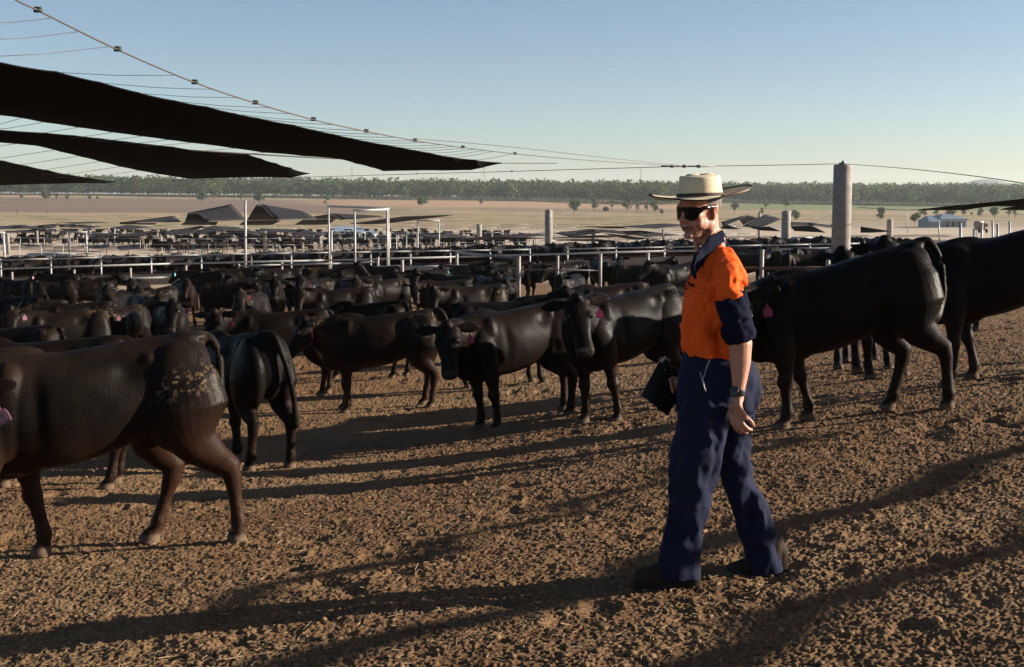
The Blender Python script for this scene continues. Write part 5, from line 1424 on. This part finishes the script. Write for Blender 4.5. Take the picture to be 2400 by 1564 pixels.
# ---- hair at the sides and back
hb = MB(); hb.ball(HP((-.016, 0, .030)), (.099, .079, .078), HR, nu=24, nv=14)
hm_ = hb.mesh('hair'); bm = bmesh.new(); bm.from_mesh(hm_)
inv = HR.inverted()
bmesh.ops.delete(bm, geom=[v for v in bm.verts if (lambda q: q.x > .015 + .02 * (q.z > .02) or q.z < -.045)(inv @ (v.co - HC))], context='VERTS')
bm.to_mesh(hm_); bm.free(); fin(hm_, 'hair', m_hair)

# ---- wrap-around sunglasses
def gl(phi, z, off=0.0): return HP((.016 + (.090 + off) * math.cos(phi) ** .8 if math.cos(phi) > 0 else .016, (.079 + off) * math.sin(phi), z))
g = MB(); V = []; Fc = []; ns = 36; nz_ = 6
def zr(f):
    a = abs(f)
    up_ = .030 - .004 * (a / 1.05)
    lo_ = -.006 - .026 * math.sin(math.pi * min(1, max(0, (a - .07) / .86))) ** .55 if a > .07 else -.004
    if a > .93: lo_ = np.interp(a, [.93, 1.15], [-.006, .006])
    return up_ - .008 * max(0, a - .8), lo_
for side in (0, 1):
    for i in range(ns + 1):
        f = -1.15 + 2.3 * i / ns; u, l = zr(f)
        for j in range(nz_ + 1):
            V.append(gl(f, l + (u - l) * j / nz_, .006 if side == 0 else .002))
q = (ns + 1) * (nz_ + 1)
for i in range(ns):
    for j in range(nz_):
        a = i * (nz_ + 1) + j; Fc.append((a, a + nz_ + 1, a + nz_ + 2, a + 1)); Fc.append((q + a, q + a + 1, q + a + nz_ + 2, q + a + nz_ + 1))
    for j in (0, nz_):
        a = i * (nz_ + 1) + j; Fc.append((a, q + a, q + a + nz_ + 1, a + nz_ + 1))
g.add(V, Fc)
sg = g.mesh('sunglasses'); so_ = fin(sg, 'sunglasses', m_glass)
for s in (-1, 1):
    tmb = MB(); tmb.tube([gl(1.08 * s, .020, .004), HP((.02, .083 * s, .020)), HP((-.020, .087 * s, .016)), HP((-.034, .082 * s, .004))], [(.0035, .009), (.003, .007), (.003, .005), (.003, .004)], 8)
    me_ = tmb.mesh('temple'); fin(me_, 'temple', m_blk, None, so_)
    lg_ = MB(); lg_.box(HP((.040, .0875 * s, .021)), (.010, .0015, .004), HR); me_ = lg_.mesh('hinge_badge'); fin(me_, 'hinge_badge', m_met, None, so_)

# ---- straw hat
HT = M(1641, 462, .0)
tilt = Matrix.Rotation(R(-2), 3, 'Y')
def hat_pt(x, y, z): return HT + tilt @ Vector((x, y, z))
V = []; Fc = []; na = 64
prof = [(.0, .106), (.040, .108), (.058, .105), (.070, .096), (.077, .096), (.083, .099), (.088, .097), (.0915, .090), (.095, .055), (.100, .020), (.103, .004), (.108, -.001)]
for (r_, z) in prof:
    for k in range(na):
        a = 2 * math.pi * k / na
        V.append(hat_pt(r_ * math.cos(a) * 1.0, r_ * math.sin(a) * 1.08, z * .94 + .004 * math.cos(2 * a) * (z > .085)))
AZ = np.radians([-180, -150, -120, -90, -60, -30, 0, 30, 60, 90, 120, 150, 180]); ZE = np.array([-.004, -.010, -.014, -.010, .006, .024, .034, .032, .024, .014, .006, .0, -.004])
def edge_z(a): return float(np.interp((a + math.pi) % (2 * math.pi) - math.pi, AZ, ZE))
nb = 9
for b_i in range(1, nb + 1):
    tt = b_i / nb
    for k in range(na):
        a = 2 * math.pi * k / na
        Rr = .222 + .006 * math.cos(2 * a)
        r_ = .108 + (Rr - .108) * tt
        curl = .022 * max(0, tt - .6) ** 2 / .16 * max(0, math.cos(a - math.pi)) ** 2 + .012 * max(0, tt - .7) ** 2 / .09 * max(0, math.cos(a - .3))
        V.append(hat_pt(r_ * math.cos(a), r_ * math.sin(a), -.001 + edge_z(a) * tt ** 1.2 + curl + .002 * math.sin(5 * a) * tt))
m_ = len(prof) + nb
for i in range(m_ - 1):
    for k in range(na):
        k2 = (k + 1) % na; Fc.append((i * na + k, (i + 1) * na + k, (i + 1) * na + k2, i * na + k2))
h = MB(); h.add(V, Fc); hm2 = h.mesh('hat'); ho = fin(hm2, 'hat', m_straw)
so = ho.modifiers.new('thick', 'SOLIDIFY'); so.thickness = .003; so.offset = -1
ring = [Vector(V[(m_ - 1) * na + k]) for k in range(na)]; ring.append(ring[0])
tr_ = MB(); tr_.tube(ring, .0036, 6); fin(tr_.mesh('brim_trim'), 'brim_trim', m_trim, None, ho)
bd = [hat_pt(.1035 * math.cos(2 * math.pi * k / 48), .1035 * 1.08 * math.sin(2 * math.pi * k / 48), .010) for k in range(49)]
bb = MB(); bb.tube(bd, [(.003, .008)] * 49, 8); fin(bb.mesh('hat_band'), 'hat_band', m_band, None, ho)

# ---- shirt (orange), with navy collar, sleeves and cuff
def loft(rows, mb, n=26, p=2.25, yaw=0):
    V = []; Fc = []
    for (py, x0, x1, dh, dy) in rows:
        a0 = M(x0, py, dy); a1 = M(x1, py, dy); c_ = (a0 + a1) / 2; hw = (a1 - a0).length / 2
        for k in range(n):
            a = 2 * math.pi * k / n; ca, sa = math.cos(a), math.sin(a)
            V.append(c_ + Vector((math.copysign(abs(ca) ** (2 / p), ca) * hw, math.copysign(abs(sa) ** (2 / p), sa) * dh, 0)))
    m = len(rows)
    for i in range(m - 1):
        for k in range(n):
            k2 = (k + 1) % n; Fc.append((i * n + k, (i + 1) * n + k, (i + 1) * n + k2, i * n + k2))
    Fc.append(tuple(range(n))); Fc.append(tuple((m - 1) * n + k for k in range(n - 1, -1, -1)))
    mb.add(V, Fc)
S = MB()
loft([(574, 1654, 1696, .055, .03), (586, 1646, 1707, .10, .03), (600, 1636, 1717, .135, .02), (622, 1625, 1727, .155, .01), (655, 1615, 1738, .165, 0), (700, 1605, 1742, .165, 0), (745, 1602, 1730, .158, 0), (790, 1601, 1724, .155, 0), (826, 1602, 1722, .158, 0), (833, 1603, 1720, .156, 0)], S)
S.tube([M(1694, 606, -.03), M(1699, 622, -.09), M(1705, 644, -.14), M(1710, 668, -.17), M(1712, 695, -.183), M(1716, 716, -.19)], [(.055, .06), (.068, .07), (.078, .074), (.080, .074), (.080, .070), (.076, .066)], 18)
S.tube([M(1668, 606, .10), M(1652, 640, .16), M(1645, 700, .185)], [(.07, .08), (.075, .08), (.07, .07)], 14)
me = voxel(S, 'shirt', .0075, 5)
shirt = fin(me, 'shirt', m_orange, (.019, (13, 13, 8), 3.0, lambda P: .55 + .9 * sstep(.2, -.2, P[:, 2] + .5)))
def cloth(mb, name, mt, vs, noise, parent=None, sm=4): return fin(voxel(mb, name, vs, sm), name, mt, noise, parent or man)
SL = MB(); SL.tube([M(1713, 698, -.185), M(1717, 718, -.188), M(1723, 745, -.192), M(1730, 782, -.198)], [(.084, .072), (.083, .072), (.080, .070), (.076, .068)], 20)
SL.tube([M(1724, 676, -.18), M(1718, 700, -.185)], [(.055, .055), (.078, .070)], 14)
sleeve = cloth(SL, 'sleeve', m_navy, .007, (.012, (12, 12, 10), 9.0))
CF = MB(); CF.tube([M(1724, 757, -.20), M(1728, 768, -.202), M(1734, 788, -.205), M(1737, 800, -.205)], [(.080, .070), (.086, .076), (.084, .076), (.072, .066)], 20)
cloth(CF, 'rolled_cuff', m_navy, .006, (.006, (16, 16, 20), 5.0), sleeve, 3)
S2 = MB(); S2.tube([M(1646, 690, .19), M(1642, 760, .20), M(1636, 810, .20)], [(.075, .075), (.07, .07), (.065, .065)], 14); cloth(S2, 'sleeve', m_navy, .008, (.007, 10, 2.0))
CO = MB()
cl_ = [M(1626, 640, -.155), M(1634, 616, -.13), M(1648, 598, -.085), M(1668, 576, -.055), M(1692, 560, .0), M(1698, 566, .06), M(1680, 580, .09), M(1650, 592, .08), M(1632, 606, .01), M(1624, 618, -.06)]
CO.tube(cl_, [(.008, .022), (.012, .036), (.014, .042), (.014, .044), (.014, .042), (.014, .04), (.012, .036), (.012, .03), (.010, .028), (.008, .02)], 10)
CO.tube([M(1621, 622, -.12), M(1626, 640, -.16), M(1630, 655, -.165)], [(.010, .022), (.010, .024), (.006, .008)], 8)
cloth(CO, 'collar', m_navy, .005, (.002, 20, 1.0), shirt, 2)
# front placket, pocket, embroidered mark, pen
def on_front(px, py): return M(px, py, 0)
def surf_y(px, py):
    """nearest shirt surface along the view ray (front side)"""
    return None
from mathutils.bvhtree import BVHTree
bvh = BVHTree.FromObject(shirt, bpy.context.evaluated_depsgraph_get()) if False else None
bpy.context.view_layer.update()
_bm = bmesh.new(); _bm.from_mesh(shirt.data); bvh = BVHTree.FromBMesh(_bm)
def hit(px, py, lift=.003):
    d = W(px, py, 1.0).normalized(); o_ = -ML
    loc, nor, idx, dist = bvh.ray_cast(o_, d)
    if loc is None: return M(px, py, -.15) - ML, Vector((0, -1, 0))
    return loc + nor * lift, nor
def strip(name, pts, r, mt, parent, lift=.001):
    m = MB(); m.tube([hit(px, py, lift)[0] for px, py in pts], r, 6); return link(name, m.mesh(name), parent, mt)
m_seam = mat('orange_seam', (.20, .028, .006), .9)
strip('pocket_seam', [(1606, 681), (1612, 682), (1630, 685), (1648, 689), (1650, 710), (1651, 735), (1652, 754), (1640, 757), (1622, 756), (1607, 750)], .0013, m_seam, shirt, .0)
strip('placket', [(1622, 634), (1614, 655), (1609, 680)], [(.003, .004)] * 3, m_seam, shirt, .001)
strip('yoke_seam', [(1702, 600), (1676, 628), (1655, 660), (1649, 690)], .0012, m_seam, shirt, .0)
mk = MB()
for k in range(7):
    mk.tube([hit(1612 + 2.3 * k, 663 + .9 * k, .002)[0], hit(1613.5 + 2.3 * k, 668 + .9 * k, .002)[0]], .0016, 5)
mk.tube([hit(1611, 660, .002)[0], hit(1619, 664.5, .002)[0], hit(1628, 668, .002)[0]], .0018, 5)
link('embroidered_mark', mk.mesh('embroidered_mark'), shirt, m_navy)
pn = MB(); pn.tube([hit(1606, 659, .008)[0], hit(1605, 668, .008)[0], hit(1605, 678, .006)[0]], [.004, .0055, .005], 8); link('pocket_pen', pn.mesh('pocket_pen'), shirt, m_blk)
strip('hem', [(1604, 829), (1620, 829), (1640, 831), (1664, 832), (1690, 831), (1715, 830)], .0022, m_orange, shirt, .0)

# ---- watch
wt = MB(); c_ = M(1731, 919, -.21); ax = (M(1730, 940, -.21) - M(1732, 900, -.21)).normalized()
wt.tube([c_ - ax * .014, c_ + ax * .014], [(.036, .032)] * 2, 20)
wo = cloth(wt, 'watch', m_blk, .003, None, man, 1)
fc = MB(); fc.tube([M(1722, 919, -.240), M(1720, 919, -.252)], [(.021, .025)] * 2, 16); fm = voxel(fc, 'watch_face', .003, 1); fin(fm, 'watch_face', m_glass, None, wo)
fe = MB(); fe.tube([M(1737, 909, -.236), M(1737.5, 929, -.236)], .0022, 6); fin(fe.mesh('watch_edge'), 'watch_edge', m_met, None, wo)

# ---- trousers
T = MB()
loft([(818, 1606, 1728, .125, 0), (830, 1603, 1745, .135, 0), (850, 1596, 1766, .15, 0), (880, 1590, 1779, .16, 0), (915, 1586, 1781, .16, 0), (945, 1583, 1774, .155, 0), (968, 1580, 1764, .14, 0)], T)
def legt(rows, dh):
    loft([(py, x0, x1, d_, dy) for (py, x0, x1, d_, dy) in rows], T, 22, 2.1)
legt([(890, 1592, 1710, .11, -.05), (950, 1584, 1712, .115, -.07), (1010, 1577, 1702, .11, -.09), (1080, 1569, 1690, .105, -.10), (1140, 1563, 1676, .095, -.10), (1190, 1560, 1660, .09, -.10), (1240, 1555, 1648, .088, -.10), (1290, 1548, 1641, .086, -.10), (1340, 1542, 1641, .088, -.10), (1356, 1541, 1641, .088, -.10)], 0)
legt([(890, 1672, 1776, .11, .05), (950, 1676, 1768, .11, .07), (1010, 1678, 1760, .10, .09), (1070, 1680, 1757, .095, .10), (1102, 1684, 1764, .095, .10), (1116, 1688, 1758, .088, .10), (1160, 1696, 1786, .092, .10), (1215, 1716, 1808, .090, .10), (1270, 1736, 1822, .088, .10), (1330, 1750, 1836, .088, .10), (1342, 1752, 1836, .088, .10)], 0)
trou = cloth(T, 'trousers', m_navy2, .0085, (.015, (10, 10, 6), 12.0, lambda P: (.4 + .8 * sstep(-.7, -1.0, P[:, 2])) * (1 - .6 * sstep(-1.5, -1.72, P[:, 2]))), man, 5)
cd = MB(); cd.tube([M(1664, 843, -.168), M(1655, 865, -.172), M(1648, 888, -.172), M(1650, 905, -.170), M(1654, 917, -.168)], .0022, 5); cd.tube([M(1641, 872, -.168), M(1645, 890, -.172), M(1652, 912, -.172)], .0016, 5)
fin(cd.mesh('cord'), 'cord', m_cord, None, trou)

# ---- boots
def boot(toe, heel, base_py, dy, name='boot'):
    m = MB(); g0 = M((toe + heel) / 2, base_py, dy)
    a = M(toe, base_py, dy); b_ = M(heel, base_py, dy); zf = g0.z
    L_ = (b_.x - a.x); y = g0.y
    for (f, hh, wd) in ():
        pass
    pts = []; 
    V = []; Fc = []; n = 16
    rows = [(.0, .020, .030, .018), (.03, .034, .040, .032), (.12, .042, .048, .040), (.28, .050, .050, .047), (.45, .062, .046, .056), (.60, .085, .040, .075), (.78, .100, .040, .090), (.92, .100, .040, .088), (1.0, .085, .030, .070)]
    for (f, zc, hw, hh) in rows:
        for k in range(n):
            q = 2 * math.pi * k / n
            V.append((a.x + L_ * f, y + hw * math.cos(q), zf + .022 + max(-.0, zc + hh * math.sin(q) - .0) if math.sin(q) > -.3 else zf + .020))
    for i in range(len(rows) - 1):
        for k in range(n):
            k2 = (k + 1) % n; Fc.append((i * n + k, i * n + k2, (i + 1) * n + k2, (i + 1) * n + k))
    Fc.append(tuple(range(n - 1, -1, -1))); Fc.append(tuple((len(rows) - 1) * n + k for k in range(n)))
    m.add(V, Fc); m.tube([(b_.x - .07, y, zf + .08), (b_.x - .075, y, zf + .22)], [.055, .055], 14)
    o = fin(voxel(m, name, .006, 5), name, m_boot, (.002, 12, 3.0))
    s = MB(); 
    V = []; out = []
    for k in range(20):
        q = 2 * math.pi * k / 20; cx = math.cos(q); w_ = .045 if cx < 0 else .038
        out.append((a.x + L_ / 2 + L_ * .5 * math.copysign(abs(cx) ** .8, cx), y + w_ * math.copysign(abs(math.sin(q)) ** .8, math.sin(q))))
    V = [(x, yy, zf - .012) for x, yy in out] + [(x, yy, zf + .028) for x, yy in out]
    s.add(V, [tuple(range(19, -1, -1)), tuple(range(20, 40))] + [(k, (k + 1) % 20, (k + 1) % 20 + 20, k + 20) for k in range(20)])
    fin(s.mesh('sole', False), 'sole', m_sole, None, o)
boot(1484, 1640, 1384, -.10)
boot(1700, 1844, 1368, .10)

# ---- the folder he carries
fo = empty('clipboard', M(1545, 905, .12)); tag(fo, 'black folder clipboard with a silver clip held low in the man\'s far hand', 'clipboard')
FL = fo.location
def slab(pts, th, name, mt, parent):
    m = MB(); n = len(pts); V = [Vector(p) - FL + Vector((0, -th, 0)) for p in pts] + [Vector(p) - FL + Vector((0, th, 0)) for p in pts]
    m.add(V, [tuple(range(n)), tuple(range(2 * n - 1, n - 1, -1))] + [(i, i + n, (i + 1) % n + n, (i + 1) % n) for i in range(n)])
    return link(name, m.mesh(name, False), parent, mt)
slab([M(1549, 838, .10), M(1502, 926, .06), M(1564, 975, .10), M(1612, 890, .14)], .008, 'cover', m_blk, fo)
cm = MB(); cm.tube([M(1548, 848, .085) - FL, M(1558, 836, .087) - FL, M(1572, 845, .09) - FL], .0035, 6); cm.tube([M(1551, 851, .083) - FL, M(1559, 840, .085) - FL, M(1570, 848, .088) - FL], .0022, 6); link('clip', cm.mesh('clip'), fo, m_met)
for px, py in ((1558, 868), (1530, 915)):
    r_ = MB(); r_.ball(M(px, py, .085) - FL, (.0035, .003, .0035), nu=8, nv=6); link('rivet', r_.mesh('rivet'), fo, m_met)
rg = MB(); cc = M(1590, 890, .06) - FL
rg.tube([cc + Vector((.008 * math.cos(k * .6), 0, .008 * math.sin(k * .6))) for k in range(11)], .0012, 5); rg.tube([cc + Vector((.006, 0, .006)), M(1602, 880, .05) - FL], .0015, 5); link('ring', rg.mesh('ring'), fo, m_met)
# ================================================================ LITTER ON THE PEN FLOOR
def litter():
    r_ = np.random.default_rng(21)
    def surf(X, Y): return tz(X, Y) + relief(X, Y)
    # straw and husk slivers
    n = 9000
    Y = 1 / r_.uniform(1 / 17., 1 / 4.3, n); A = r_.uniform(-.55, .55, n); X = A * Y
    keep = vn2(X * .7, Y * .7, 41) + .3 * r_.random(n) > .5
    X, Y = X[keep], Y[keep]; n = len(X)
    Z = surf(X, Y) + .006
    ln = r_.gamma(2.0, .006, n) + .005; wd = r_.uniform(.0008, .0022, n); a = r_.uniform(0, 2 * math.pi, n); tl = r_.normal(0, .22, n)
    dx, dy, dz = np.cos(a) * np.cos(tl), np.sin(a) * np.cos(tl), np.sin(tl)
    px_, py_ = -np.sin(a), np.cos(a)
    P = np.stack([X, Y, Z], 1); D = np.stack([dx, dy, dz], 1) * ln[:, None]; S = np.stack([px_, py_, np.zeros(n)], 1) * wd[:, None]; U = np.array([0, 0, 1.]) * wd[:, None]
    V = np.stack([P - D - S, P - D + S, P - D + U * 1.4, P + D - S, P + D + S, P + D + U * 1.4], 1).reshape(-1, 3)
    b0 = np.arange(n)[:, None] * 6
    Fq = np.concatenate([b0 + np.array([[0, 3, 4, 1]]), b0 + np.array([[1, 4, 5, 2]]), b0 + np.array([[2, 5, 3, 0]])])
    me = mesh_np('straw_litter', V, Fq, False)
    c = np.array([.26, .18, .10]) * r_.uniform(.35, 1.25, n)[:, None]
    set_col(me, 'col', np.repeat(c, 6, 0))
    m_ = mat('straw_bits', (.3, .2, .1), .8, attr='col')
    tag(link('straw_litter', me, None, m_), 'loose straw and husks scattered over the dirt', kind='stuff')
    # crumbled clods
    n = 2200
    Y = 1 / r_.uniform(1 / 20., 1 / 4.2, n); A = r_.uniform(-.55, .55, n); X = A * Y
    keep = vn2(X * 1.1 + 9, Y * 1.1, 45) + .25 * r_.random(n) > .62
    X, Y = X[keep], Y[keep]; n = len(X)
    Z = surf(X, Y)
    ph = (1 + 5 ** .5) / 2
    ico = np.array([(-1, ph, 0), (1, ph, 0), (-1, -ph, 0), (1, -ph, 0), (0, -1, ph), (0, 1, ph), (0, -1, -ph), (0, 1, -ph), (ph, 0, -1), (ph, 0, 1), (-ph, 0, -1), (-ph, 0, 1)]) / 1.9
    icf = np.array([(0, 11, 5), (0, 5, 1), (0, 1, 7), (0, 7, 10), (0, 10, 11), (1, 5, 9), (5, 11, 4), (11, 10, 2), (10, 7, 6), (7, 1, 8), (3, 9, 4), (3, 4, 2), (3, 2, 6), (3, 6, 8), (3, 8, 9), (4, 9, 5), (2, 4, 11), (6, 2, 10), (8, 6, 7), (9, 8, 1)])
    r = np.minimum(r_.gamma(2.0, .0040, n) + .0035, .014)
    jit = 1 + .35 * r_.normal(size=(n, 12, 1))
    V = ico[None] * jit * r[:, None, None] * np.array([1.25, 1.25, .75]) + np.stack([X, Y, Z + r * .35], 1)[:, None]
    Fc = (np.arange(n)[:, None, None] * 12 + icf[None]).reshape(-1, 3)
    me = mesh_np('clods', V.reshape(-1, 3), Fc, False)
    c = np.array([.17, .105, .060]) * r_.uniform(.45, 1.2, n)[:, None]
    set_col(me, 'col', np.repeat(c, 12, 0))
    tag(link('clods', me, None, mat('clod_dirt', (.1, .06, .04), .95, spec=.1, attr='col')), 'crumbled dry clods on the trampled dirt', kind='stuff')
litter()
